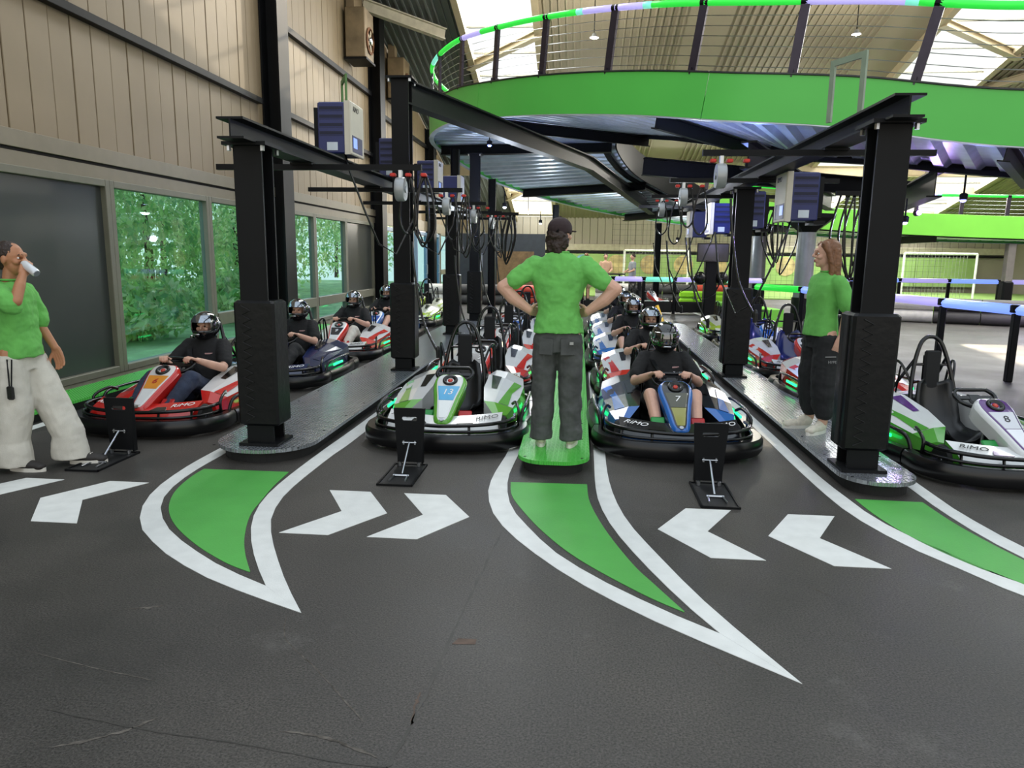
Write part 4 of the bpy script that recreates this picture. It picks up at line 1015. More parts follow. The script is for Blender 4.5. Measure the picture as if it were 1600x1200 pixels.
# side pods
ST = [(-.44, (.40, .15), (.40, .22), (.45, .23), (.52, .22), (.54, .15)), (-.27, (.29, .14), (.29, .315), (.39, .305), (.56, .255), (.60, .14)), (.05, (.25, .14), (.25, .385), (.40, .365), (.60, .295), (.63, .15)),
      (.40, (.26, .14), (.26, .45), (.42, .42), (.61, .33), (.64, .16)), (.72, (.30, .20), (.30, .45), (.42, .43), (.58, .36), (.60, .2)), (.84, (.34, .28), (.34, .42), (.42, .41), (.52, .37), (.52, .28))]
for s in (-1, 1):
    R_ = [[(s * p[0], st[0], p[1]) for p in st[1:]] for st in ST]
    b = MB()
    for k in range(len(R_) - 1):
        for i in range(5):
            j = (i + 1) % 5; b.cur = 1 if (i == 3 or (k == 0 and i in (1, 2)) or (k == 4 and i == 2)) else 0
            q = [R_[k][i], R_[k][j], R_[k + 1][j], R_[k + 1][i]]; b.add(q, [(0, 1, 2, 3)] if s > 0 else [(3, 2, 1, 0)])
    b.cur = 1; b.add(R_[0], [(0, 1, 2, 3, 4)]); b.add(R_[-1], [(4, 3, 2, 1, 0)])
    pod = kp('side_pod', b, ['A', 'B'], angle=12)
    b = MB()
    def on(k, i, dz=.005): return (R_[k][i][0], R_[k][i][1], R_[k][i][2] + dz)
    def mixp(p, q, t): return tuple(p[c] * (1 - t) + q[c] * t for c in range(3))
    a1, a2 = mixp(on(1, 2), on(1, 3), .2), mixp(on(1, 2), on(1, 3), .75); c1, c2 = mixp(on(2, 2), on(2, 3), .35), mixp(on(2, 2), on(2, 3), .62)
    b.add([a1, a2, c2, c1], [(0, 1, 2, 3)]); a1, a2 = mixp(on(3, 2), on(3, 3), .5), mixp(on(3, 2), on(3, 3), .9); b.add([c1, c2, a2, a1], [(0, 1, 2, 3)]); kp('pod_stripe', b, ['B'], pod)
    b = MB(); d1, d2 = mixp(on(2, 1), on(2, 2), .5), mixp(on(2, 1), on(2, 2), .85); e1, e2 = mixp(on(3, 1), on(3, 2), .2), mixp(on(3, 1), on(3, 2), .8)
    b.add([d1, d2, e2, e1], [(0, 1, 2, 3)]); kp('pod_decal', b, ['C'], pod)
# seat
SP = [(-.12, .15, .17), (.02, .11, .18), (.16, .105, .185), (.27, .15, .19), (.35, .27, .185), (.40, .40, .175), (.43, .53, .15), (.435, .56, .11)]
g0 = []; g1 = []
for y, z, w in SP:
    for k in range(-4, 5):
        t = k / 4; lip = .10 * abs(t) ** 3
        yy, zz = (y - lip * .7, z + lip * .5) if z > .2 else (y, z + lip)
        g0.append((t * w, yy, zz)); g1.append((t * (w + .015), yy + .022, zz - .018))
b = MB(); N = len(SP); fs = []
for r_ in range(N - 1):
    for k in range(8): a = r_ * 9 + k; fs += [(a, a + 1, a + 10, a + 9)]
O = len(g0); f2 = [tuple(i + O for i in f[::-1]) for f in fs]; ed = []
for r_ in range(N - 1): ed += [(r_ * 9, (r_ + 1) * 9, O + (r_ + 1) * 9, O + r_ * 9), (r_ * 9 + 8, O + r_ * 9 + 8, O + (r_ + 1) * 9 + 8, (r_ + 1) * 9 + 8)]
for k in range(8): ed += [(k, O + k, O + k + 1, k + 1), ((N - 1) * 9 + k, (N - 1) * 9 + k + 1, O + (N - 1) * 9 + k + 1, O + (N - 1) * 9 + k)]
b.add(g0 + g1, fs + f2 + ed); seat = kp('seat', b, ['S'], smooth=True)
b = MB(); b.box((0, .455, .67), (.145, .04, .36), bev=.014, rot=(-.06, 0, 0)); kp('headrest_pad', b, ['pad'], seat)
for s in (-1, 1):
    b = MB(); b.tube([(s * .06, .48, .45), (s * .05, .50, .80)], .012, 6); kp('headrest_stay', b, ['tube'], seat)
# roll hoop and side cage
b = MB(); b.tube(catmull([(-.225, .30, .12), (-.205, .40, .45), (-.165, .46, .70), (-.105, .50, .89), (-.05, .515, .955), (0, .52, .968), (.05, .515, .955), (.105, .50, .89), (.165, .46, .70), (.205, .40, .45), (.225, .30, .12)], 5), .019, 8); hoop = kp('roll_hoop', b, ['tube'], smooth=True)
for s in (-1, 1):
    b = MB(); b.tube([(s * .14, .48, .78), (s * .2, .86, .30)], .014, 7); kp('hoop_brace', b, ['tube'], hoop)
b = MB(); b.tube([(-.15, .47, .72), (.15, .47, .72)], .013, 7); kp('hoop_crossbar', b, ['tube'], hoop)
for s in (-1, 1):
    b = MB(); b.tube(catmull([(s * .19, .43, .55), (s * .25, .52, .72), (s * .28, .62, .72), (s * .29, .68, .55), (s * .29, .70, .35)], 5), .012, 7); b.tube([(s * .25, .52, .70), (s * .27, .54, .38)], .009, 6); b.tube([(s * .27, .60, .72), (s * .28, .62, .38)], .009, 6); kp('side_cage', b, ['tube'], hoop)
# drive unit and battery
b = MB(); b.box((0, .70, .26), (.46, .30, .30), bev=.04); b.box((0, .55, .2), (.3, .1, .2)); kp('drive_unit', b, ['black'], angle=50)
for s in (-1, 1):
    b = MB(); b.box((s * .33, .25, .13), (.16, .6, .14), bev=.02); kp('battery_box', b, ['black'])
# steering wheel
SWM = Matrix.Translation((0, -.16, .545)) @ Euler((math.radians(38), 0, 0)).to_matrix().to_4x4()
b = MB(); b.M = SWM
pts = []
for k in range(28):
    a = 2 * PI * k / 28; rx, ry = .16, .12
    y = ry * math.sin(a); y = min(y, .075)
    pts.append((rx * math.cos(a) * (1 + .06 * math.cos(2 * a)), y, 0))
b.tube(pts, .017, 8, loop=True); wheel = kp('steering_wheel', b, ['tube'], smooth=True)
b = MB(); b.M = SWM; b.box((0, -.02, -.01), (.12, .10, .03), bev=.012); b.box((0, -.01, -.005), (.30, .035, .014)); kp('wheel_hub', b, ['black'], wheel)
# pedals
b = MB(); b.box((.17, -.66, .245), (.12, .02, .13), rot=(-.9, 0, 0), bev=.01); kp('brake_pedal', b, ['red'])
b = MB(); b.box((-.17, -.66, .245), (.12, .02, .13), rot=(-.9, 0, 0), bev=.01); kp('throttle_pedal', b, ['green'])
LM = {}
def cm(c, rough=.22):
    if c not in LM: LM[c] = mat('kart_paint_' + c, c, rough, var=.03, coat=.6)
    return LM[c]
W_ = 'DADCDC'
LIV = {  # A main, B accent, C inlay, P number plate, Q lower plate, S seat
    'red': dict(F='C21E16', A='D8D4D2', B='C21E16', C='1A1412', P='D88A2A', Q='D9DADA'), 'green': dict(A=W_, B='5DA630', C='23241F', P='4FA8D8', Q='E4E8E8'),
    'redwhite': dict(A=W_, B='C8281C', C='2B2B30', P='2C2F36', Q='D9D9D9'), 'blue': dict(A='15171C', B='1E63B4', C='0C0D10', P='3A3A22', Q='8C8A3A'),
    'navy': dict(A='1C2850', B='1B2448', C='11131C', P='2C3A70', Q='C8CCD4'), 'whiteblue': dict(A=W_, B='2F6FB8', C='2A3A58', P='2A57A8', Q='DADDE2'),
    'purple': dict(A=W_, B='4A9A30', C='5A2A78', P='C9CBD2', Q='E2E4EA', N='5A2A78'), 'lime': dict(A='D6DCC8', B='A8C83A', C='33382A', P='C9D24A', Q='E6E6D0')}
NKART = [0]
def kart(label, x, y, rz, liv, number=None, numcol=None, rimo=None, group='electric go-karts queued in lanes', far=False, belt=False, lamps=False, seatcol=None):
    root = thing('go_kart', label, 'go-kart', (x, y, 0), rz, group)
    L = dict(LIV[liv]); L.setdefault('F', L['A']); objs = []
    for (name, me, roles, par, M_) in KP:
        if far and name in ('bumper_strut', 'column_support', 'corner_loop', 'battery_box', 'badge', 'boss_button', 'headrest_stay', 'floor_tray', 'steering_column'): objs.append(None); continue
        o = link(name, me, root if par is None else objs[par] or root); objs.append(o)
        for i, r in enumerate(roles):
            m = None
            if r in L: m = cm(L[r])
            elif r == 'S': m = cm(seatcol) if seatcol else ROLE['seat']
            if 'N' in L and name == 'nose_panel': m = cm(L['N'])
            if 'N' in L and name == 'nose_console': m = cm(L['A'])
            if r == 'Q' and lamps: m = ROLE['lamp']
            if m: o.material_slots[i].link = 'OBJECT'; o.material_slots[i].material = m
    if number:
        t = link('number', text_mesh(number, .10, numcol or LETTERW, .15), objs[nose]); t.matrix_local = NM @ Matrix.Translation((0, .585 * NL, .033))
    if rimo:
        tm = text_mesh('RiMO', .085, rimo, .35)
        for s in (-1, 1):
            t = link('lettering', tm, objs[fair]); xx = s * .37; yf = -.925 + .5 * xx * xx
            nrm = Vector((0, -.042, .15)).normalized(); xd = Vector((1, .95 * xx, .045 * s)).normalized(); xd = (xd - nrm * xd.dot(nrm)).normalized(); yd = nrm.cross(xd)
            if s < 0 and liv == 'purple': pass
            p = Vector((xx, yf + .125, .236 + .04 * abs(xx))) + nrm * .012
            t.matrix_local = Matrix(((xd.x, yd.x, nrm.x, p.x), (xd.y, yd.y, nrm.y, p.y), (xd.z, yd.z, nrm.z, p.z), (0, 0, 0, 1)))
    if belt:
        bb = MB(); P = catmull([(-.12, .44, .70), (-.13, .32, .67), (-.08, .20, .58), (.04, .135, .42), (.15, .12, .26)], 5)
        bb.sweep(P, [(-.022, -.003), (.022, -.003), (.022, .003), (-.022, .003)]); bb.build('seat_belt', BLACKM, root)
    return root
# ------------------------------------------------------------------ people
def chain(mb, pts, seg=12):
    for p in pts: mb.ell(p[:3], (p[3],) * 3, None, seg, 8)
    for p, q in zip(pts, pts[1:]):
        mb.tube([p[:3], q[:3]], [p[3], q[3]], seg)
def rings(mb, R_, seg=24, e=2.3):
    L = []
    for x, y, z, rx, ry in R_:
        L.append([(x + rx * math.copysign(abs(math.cos(a)) ** (2 / e), math.cos(a)), y + ry * math.copysign(abs(math.sin(a)) ** (2 / e), math.sin(a)), z) for a in [2 * PI * k / seg for k in range(seg)]])
    mb.loft(L)
def remesh(mb, voxel, disp=0.0, dscale=.12, smooth=2, seed=0):
    me = mb.mesh('tmp', []); o = bpy.data.objects.new('tmp', me); COL.objects.link(o)
    m = o.modifiers.new('r', 'REMESH'); m.mode = 'VOXEL'; m.voxel_size = voxel; m.use_smooth_shade = True
    if smooth: s = o.modifiers.new('s', 'SMOOTH'); s.factor = .5; s.iterations = smooth
    if disp:
        tx = bpy.data.textures.new('folds', 'CLOUDS'); tx.noise_scale = dscale; tx.noise_depth = 2
        d = o.modifiers.new('d', 'DISPLACE'); d.texture = tx; d.strength = disp; d.mid_level = .5; d.texture_coords = 'LOCAL'
    dg = bpy.context.evaluated_depsgraph_get(); dg.update()
    out = bpy.data.meshes.new_from_object(o.evaluated_get(dg))
    COL.objects.unlink(o); bpy.data.objects.remove(o); bpy.data.meshes.remove(me)
    out.polygons.foreach_set('use_smooth', [True] * len(out.polygons))
    return out
def organic(name, mb, voxel, m, parent=None, **k):
    me = remesh(mb, voxel, **k); me.name = name; me.materials.clear(); me.materials.append(m)
    return link(name, me, parent)
def hand(mb, w, d, n, s, curl=.5, sc=1.0):
    """w wrist, d finger direction, n way the palm faces, s=+1/-1 picks the thumb side"""
    w, d, n = Vector(w), Vector(d).normalized(), Vector(n); n = (n - d * n.dot(d)).normalized(); t = d.cross(n) * s
    for o, L in ((.030, .074), (.010, .084), (-.011, .078), (-.030, .060)):
        o *= sc; base = w + t * o + d * .088 * sc
        chain(mb, [(*(w + t * o * .6), .017 * sc), (*(w + t * o * .9 + d * .045 * sc), .0145 * sc), (*base, .0115 * sc)], 8)
        p = base; ang = curl * .6; pts = [(*p, .0105 * sc)]
        for k, f in enumerate((.45, .32, .23)):
            dr = d * math.cos(ang) + n * math.sin(ang); p = p + dr * L * f * sc; pts.append((*p, (.0098 - .0009 * k) * sc)); ang += curl
        chain(mb, pts, 8)
    a = w + d * .02 * sc + t * .018 * sc
    chain(mb, [(*a, .016 * sc), (*(w + d * .045 * sc + t * .046 * sc + n * .012 * sc), .0125 * sc), (*(w + d * .078 * sc + t * .060 * sc + n * .026 * sc), .011 * sc), (*(w + d * .102 * sc + t * .058 * sc + n * .034 * sc), .0095 * sc)], 8)
SKIN = mat('skin', 'CFA28C', .5, var=.05, vscale=20); SKIN2 = mat('skin_warm', 'B07A58', .5, var=.05, vscale=20)
for m_ in (SKIN, SKIN2):
    bs = m_.node_tree.nodes['Principled BSDF']; bs.inputs['Subsurface Weight'].default_value = .08; bs.inputs['Subsurface Radius'].default_value = (.01, .004, .002)
TEE = mat('tee_green', '68B556', .85, var=.08, vscale=14, bump=.25, bscale=180)
BLACKT = mat('tee_black', '141416', .85, var=.15, vscale=14, bump=.2, bscale=150)
DENIM = mat('denim_charcoal', '4B4D4C', .9, var=.28, vscale=9, bump=.3, bscale=260)
JEANS = mat('denim_blue', '2A3348', .9, var=.25, vscale=9, bump=.3, bscale=260)
LINEN = mat('trousers_pale', 'C9C5BA', .9, var=.08, vscale=10, bump=.25, bscale=160)
BLACKW = mat('trousers_black', '1B1C1E', .85, var=.15, vscale=10)
KHAKI = mat('shorts_khaki', 'A89676', .9, var=.1)
SHOE = mat('shoe_cream', 'CFC8B8', .7, var=.12, vscale=30); SHOEB = mat('shoe_dark', '2A2624', .6, var=.15); SOLE = mat('sole_white', 'DAD6CC', .6)
HAIRD = mat('hair_dark', '2B1C14', .55, var=.35, vscale=40, bump=.6, bscale=90); HAIRG = mat('hair_chestnut', '7A5236', .45, var=.25, vscale=40, bump=.4, bscale=90)
EYEW = mat('eye_white', 'E8E4DE', .3, var=0); EYED = mat('eye_dark', '1E130C', .2, var=0); LIPS = mat('lips', 'A8605A', .45, var=.05); CAPM = mat('cap_fabric', '2E2022', .85, var=.1, bump=.2, bscale=200)
def face(parent, c, rz, skin_mb=None, sc=1.0, brow=None):
    """features on a head centred at c facing -Y turned by rz: returns transform; skin pieces go into skin_mb"""
    M_ = Matrix.Translation(c) @ Matrix.Rotation(rz, 4, 'Z') @ Matrix.Scale(sc, 4)
    mb = skin_mb; old = mb.M; mb.M = M_
    mb.ell((0, .012, .025), (.076, .094, .098)); mb.ell((0, -.018, -.045), (.056, .068, .070)); mb.ell((0, -.058, -.088), (.028, .024, .022))
    mb.ell((0, -.086, .030), (.045, .012, .022))                                         # brow
    chain(mb, [(0, -.088, .018, .010), (0, -.104, -.012, .013)], 8); mb.ell((.012, -.094, -.018), (.010, .010, .008)); mb.ell((-.012, -.094, -.018), (.010, .010, .008))
    mb.ell((0, -.083, -.048), (.026, .012, .009)); mb.ell((0, -.081, -.060), (.022, .012, .009))
    for s in (-1, 1): mb.ell((s * .077, .012, -.005), (.010, .020, .032)); mb.ell((s * .040, -.058, -.022), (.024, .024, .022))
    mb.M = old
    for s in (-1, 1):
        e = MB(); e.M = M_; e.ell((s * .031, -.071, .008), (.012, .010, .008), None, 12, 8); eye = e.build('eye', EYEW, parent, smooth=True)
        e = MB(); e.M = M_; e.ell((s * .031, -.079, .008), (.0062, .004, .0062), None, 10, 6); e.build('iris', EYED, eye, smooth=True)
        e = MB(); e.M = M_; e.tube(catmull([(s * .014, -.094, .028), (s * .032, -.090, .034), (s * .05, -.078, .028)], 4), .0035, 6); e.build('eyebrow', brow or HAIRD, parent, smooth=True)
    e = MB(); e.M = M_; e.ell((0, -.0915, -.049), (.021, .006, .005)); e.ell((0, -.090, -.058), (.018, .006, .0055)); e.build('lips', LIPS, parent, smooth=True)
    return M_
def shoe(parent, x, y, rz, m, sole, z=0.0, L=.27):
    b = MB(); M_ = Matrix.Translation((x, y, z)) @ Matrix.Rotation(rz, 4, 'Z'); b.M = M_
    b.ell((0, .03, .065), (.042, .075, .058)); b.ell((0, -.06, .045), (.046, .10, .038)); b.ell((0, -.13, .038), (.044, .045, .03)); rings(b, [(0, .03, .05, .04, .06), (0, .035, .10, .038, .05)])
    s = organic('shoe', b, .007, m, parent, smooth=3)
    b = MB(); b.M = M_; b.prism([(.040 * math.sin(a) * (1.12 if math.cos(a) < 0 else 1.0), -.035 + .142 * math.cos(a)) for a in [2 * PI * k / 24 for k in range(24)]], .0, .03); so = b.build('sole', sole, s)
    b = MB(); b.M = M_
    for k in range(4): b.tube([(-.02, -.035 - .022 * k, .086 - .006 * k), (.02, -.035 - .022 * k, .086 - .006 * k)], .004, 5)
    b.build('laces', sole, s)
    return s

# ---- man with hands on hips, back to us
def man():
    r = thing('person', 'person in a green tee and cap, hands on hips, back turned on the green walkway', 'person', (-.155, 5.83, .115), PI - .04)
    b = MB()
    rings(b, [(0, 0, .90, .15, .10), (0, 0, 1.05, .145, .10), (0, 0, 1.3, .17, .105), (0, 0, 1.45, .17, .09), (0, 0, 1.53, .07, .06)])
    chain(b, [(0, .01, 1.48, .06), (0, 0, 1.62, .056)])
    for s in (-1, 1):
        chain(b, [(s * .10, 0, .9, .09), (s * .105, -.01, .5, .062), (s * .115, .02, .10, .045)])
        chain(b, [(s * .19, .01, 1.455, .065), (s * .34, .05, 1.345, .056), (s * .440, .06, 1.285, .052), (s * .36, .05, 1.20, .052), (s * .235, .03, 1.11, .034)])
        hand(b, (s * .23, .03, 1.105), (-s * .32, -.85, -.12), (-s * .9, .35, -.1), -s, .30)
    f = face(r, (0, -.02, 1.70), -.55, b)
    organic('body', b, .0055, SKIN, r)
    b = MB()
    rings(b, [(0, .005, .935, .204, .148), (0, .005, 1.0, .192, .140), (0, 0, 1.10, .166, .126), (0, 0, 1.16, .168, .126), (0, 0, 1.25, .195, .132), (0, 0, 1.37, .228, .134), (0, 0, 1.45, .222, .120), (0, .005, 1.515, .162, .10), (0, .01, 1.56, .085, .077)], 28)
    for s in (-1, 1): chain(b, [(s * .185, .005, 1.455, .084), (s * .27, .03, 1.395, .082), (s * .325, .045, 1.352, .074), (s * .352, .05, 1.332, .070)], 16)
    organic('tee_shirt', b, .008, TEE, r, disp=.035, dscale=.10, smooth=3)
    b = MB(); b.tube([(.066 * math.cos(a), .008 + .062 * math.sin(a), 1.562) for a in [2 * PI * k / 20 for k in range(20)]], .010, 6, loop=True); b.build('collar', TEE, r, smooth=True)
    b = MB()
    rings(b, [(0, .01, .78, .165, .12), (0, .01, .90, .170, .125), (0, .005, 1.01, .160, .118)], 24)
    for s in (-1, 1): chain(b, [(s * .095, .015, .86, .105), (s * .105, .01, .62, .100), (s * .108, .0, .46, .095), (s * .115, .01, .25, .090), (s * .122, .015, .15, .088)], 16); rings(b, [(s * .122, .02, .065, .092, .098), (s * .122, .018, .16, .088, .09)], 20, 2)
    j = organic('jeans', b, .008, DENIM, r, disp=.03, dscale=.10, smooth=2)
    for s in (-1, 1):
        q = MB(); q.box((s * .085, .124, .83), (.115, .012, .135), bev=.006, rot=(.10, 0, -s * .32)); q.build('back_pocket', DENIM, j)
    q = MB(); q.box((-.115, .132, .86), (.03, .012, .022), rot=(.1, 0, .32)); q.build('label_patch', mat('patch_grey', '9A9A96', .6), j)
    for s in (-1, 1): shoe(r, s * .125, -.02, s * .12, SHOE, SOLE)
    C = Matrix.Translation((0, -.02, 1.70)) @ Matrix.Rotation(-.55, 4, 'Z')
    b = MB(); b.M = C; b.ell((0, .04, -.02), (.092, .085, .085)); b.ell((0, .075, -.085), (.075, .05, .06)); b.ell((.06, .045, -.06), (.035, .05, .07)); b.ell((-.06, .045, -.06), (.035, .05, .07)); b.ell((.03, .09, -.12), (.035, .03, .04)); b.ell((-.035, .085, -.125), (.035, .03, .04))
    organic('hair', b, .007, HAIRD, r, disp=.03, dscale=.03, smooth=1)
    b = MB(); b.M = C; b.ell((0, .012, .045), (.092, .110, .088)); b.lathe([(.09, .02), (.095, .0), (.095, .04), (.09, .06)], 24, c=(0, .012, 0))
    cp = organic('cap', b, .006, CAPM, r, smooth=3)
    b = MB(); b.M = C
    P = [(.075 * math.cos(a), -.06 - .115 * math.sin(a)) for a in [PI * k / 14 for k in range(15)]]; b.prism(P, .022, .030); b.build('brim', CAPM, cp)
    b = MB(); b.M = C; b.ell((0, .012, .134), (.012, .012, .006), None, 10, 6); b.build('button', CAPM, cp)
    b = MB(); b.M = C; b.tube([(.05 * math.cos(a), .112 - .012 * abs(math.cos(a)), .028 + .028 * math.sin(a)) for a in [PI * k / 10 for k in range(11)]], .004, 6); b.box((0, .104, .022), (.10, .008, .016)); b.build('strap', BLACKM, cp)
man()

# ---- woman drinking at the left edge
def woman_left():
    r = thing('person', 'person in a green tee and pale wide trousers drinking from a can at the left', 'person', (-4.17, 5.06, 0), PI / 2 + .12)
    b = MB()
    rings(b, [(0, 0, .88, .14, .10), (0, 0, 1.0, .13, .09), (0, 0, 1.2, .15, .10), (0, 0, 1.34, .15, .085), (0, .0, 1.41, .06, .055)])
    chain(b, [(0, .01, 1.37, .052), (0, -.01, 1.50, .047)])
    chain(b, [(-.10, 0, .88, .08), (-.10, .0, .5, .06), (-.11, .05, .10, .042)]); chain(b, [(.10, -.04, .88, .08), (.10, -.20, .5, .06), (.10, -.32, .10, .042)])
    # raised right arm, hand at the mouth
    chain(b, [(-.17, 0, 1.335, .052), (-.235, -.10, 1.30, .046), (-.25, -.185, 1.285, .040), (-.19, -.185, 1.39, .037), (-.105, -.165, 1.475, .026)])
    hand(b, (-.105, -.165, 1.475), (.55, .0, .62), (.5, .85, -.3), -1, .7)
    # left arm hanging
    chain(b, [(.17, 0, 1.335, .050), (.21, -.04, 1.10, .040), (.20, -.16, .90, .028)]); hand(b, (.20, -.165, .89), (-.02, -.25, -.95), (-1, 0, .1), 1, .35)
    face(r, (0, -.03, 1.575), -.05, b)
    organic('body', b, .0055, SKIN2, r)
    b = MB()
    rings(b, [(0, -.01, .86, .172, .150), (0, -.01, .93, .172, .150), (0, 0, 1.05, .165, .138), (0, 0, 1.2, .175, .135), (0, 0, 1.31, .185, .115), (0, .0, 1.375, .14, .092), (0, .0, 1.415, .075, .066)], 28)
    chain(b, [(-.165, 0, 1.33, .075), (-.225, -.08, 1.29, .085), (-.25, -.14, 1.265, .080)], 16); chain(b, [(.165, 0, 1.33, .075), (.20, -.02, 1.2, .078), (.215, -.05, 1.10, .076)], 16)
    organic('tee_shirt', b, .008, TEE, r, disp=.04, dscale=.11, smooth=3)
    b = MB(); b.tube([(.060 * math.cos(a), .055 * math.sin(a), 1.425) for a in [2 * PI * k / 20 for k in range(20)]], .008, 6, loop=True); b.build('collar', TEE, r, smooth=True)
    b = MB(); rings(b, [(0, 0, .76, .165, .135), (0, 0, .95, .155, .13)])
    chain(b, [(-.09, .0, .80, .120), (-.10, .0, .48, .125), (-.10, .04, .25, .122)], 18); rings(b, [(-.10, .06, .045, .125, .145), (-.10, .04, .25, .118, .12)], 20, 2); chain(b, [(.09, -.03, .80, .120), (.10, -.16, .48, .120), (.10, -.25, .25, .115)], 18); rings(b, [(.10, -.27, .05, .115, .14), (.10, -.25, .25, .112, .112)], 20, 2)
    tr = organic('wide_trousers', b, .009, LINEN, r, disp=.03, dscale=.16, smooth=2)
    shoe(r, -.105, -.02, -.1, SHOEB, SOLE); shoe(r, .10, -.36, .1, SHOEB, SOLE)
    C = Matrix.Translation((0, -.03, 1.575))
    b = MB(); b.M = C; b.ell((0, .03, .045), (.084, .092, .088)); b.ell((0, .065, -.01), (.072, .06, .07)); b.ell((.02, .115, .05), (.045, .045, .05)); organic('hair', b, .006, HAIRD, r, disp=.012, dscale=.03)
    b = MB(); b.box((-.235, -.07, .62), (.03, .05, .10), bev=.01); k_ = b.build('radio', BLACKP, r); 
    b = MB(); b.tube([(-.225, -.06, .66), (-.19, -.04, .86), (-.20, -.08, .86), (-.235, -.08, .66)], .005, 6); b.build('lanyard', BLACKM, k_)
    # the can in her hand
    c = thing('drink_can', 'small white drink can at the mouth of the person on the left', 'can', (0, 0, 0))
    b = MB(); a0 = Vector((-4.02, 5.02, 1.545)); a1 = Vector((-3.90, 4.99, 1.475)); d = (a1 - a0)
    b.tube([a0, a0 + d * .08, a0 + d * .92, a1], [.024, .030, .030, .025], 18); b.build('can_body', mat('can_white', 'D8DCE0', .25, .2), c, angle=40)
    b = MB(); b.tube([a1, a1 + d.normalized() * .004], [.022, .022], 18); b.build('can_base', STEEL, c)
woman_left()

# ---- woman at the right, arms down
def woman_right():
    r = thing('person', 'person with long chestnut hair, green tee and black trousers on the right walkway', 'person', (2.16, 6.70, .115), -math.radians(76))
    b = MB()
    rings(b, [(0, 0, .88, .14, .10), (0, 0, 1.0, .125, .09), (0, 0, 1.2, .15, .10), (0, 0, 1.34, .155, .085), (0, .01, 1.41, .06, .055)])
    chain(b, [(0, .01, 1.37, .052), (0, -.01, 1.50, .047)])
    for s in (-1, 1): chain(b, [(s * .10, 0, .88, .08), (s * .10, -.01, .5, .06), (s * .11, .02, .10, .042)])
    for s in (-1, 1):
        chain(b, [(s * .175, .02, 1.335, .050), (s * .225, .085, 1.10, .040), (s * .215, .055, .88, .028)]); hand(b, (s * .215, .055, .87), (-s * .1, -.25, -.95), (-s, 0, .1), s, .4)
    face(r, (0, -.02, 1.575), -.28, b, brow=HAIRG)
    organic('body', b, .0055, SKIN, r)
    b = MB()
    rings(b, [(0, -.01, .87, .170, .128), (0, -.01, .95, .166, .124), (0, -.01, 1.06, .155, .115), (0, -.01, 1.22, .168, .120), (0, 0, 1.32, .185, .112), (0, .005, 1.38, .14, .09), (0, .01, 1.42, .075, .064)], 28)
    for s in (-1, 1): chain(b, [(s * .17, .02, 1.335, .070), (s * .205, .06, 1.22, .072), (s * .218, .075, 1.15, .068)], 16)
    organic('tee_shirt', b, .008, TEE, r, disp=.022, dscale=.13, smooth=3)
    b = MB(); b.tube([(.060 * math.cos(a), .01 + .055 * math.sin(a), 1.43) for a in [2 * PI * k / 20 for k in range(20)]], .008, 6, loop=True); b.build('collar', TEE, r, smooth=True)
    b = MB(); rings(b, [(0, 0, .76, .16, .115), (0, 0, .95, .150, .112)])
    for s in (-1, 1): chain(b, [(s * .09, .0, .82, .110), (s * .10, .0, .55, .115), (s * .105, .0, .35, .108), (s * .11, .02, .20, .088)], 16)
    t = organic('black_trousers', b, .008, BLACKW, r, disp=.03, dscale=.12, smooth=2)
    q = MB(); q.box((.205, -.02, .70), (.006, .10, .006), bev=.001); q.build('pocket_zip', STEEL, t)
    tt = link('lettering', text_mesh('HYPE', .034, mat('lettering_grey', '8A8A8A', .6, var=0)), t); tt.matrix_local = Matrix.Translation((.222, -.01, .655)) @ Euler((PI / 2, 0, PI / 2)).to_matrix().to_4x4()
    shoe(r, -.10, -.06, -.1, SHOE, SOLE); shoe(r, .12, -.02, .45, SHOE, SOLE)
    C = Matrix.Translation((0, -.02, 1.575)) @ Matrix.Rotation(-.28, 4, 'Z')
    b = MB(); b.M = C; b.ell((0, .03, .045), (.088, .098, .092)); b.ell((0, .075, -.06), (.085, .058, .14)); rings(b, [(0, .085, -.30, .075, .03), (0, .085, -.18, .088, .045), (0, .07, -.05, .09, .06), (0, .05, .05, .085, .07)])
    for s in (-1, 1): chain(b, [(s * .06, -.03, .085, .032), (s * .082, .0, .02, .026), (s * .083, .03, -.08, .026), (s * .078, .04, -.20, .022)], 10)
    organic('hair', b, .006, HAIRG, r, disp=.010, dscale=.035)
woman_right()

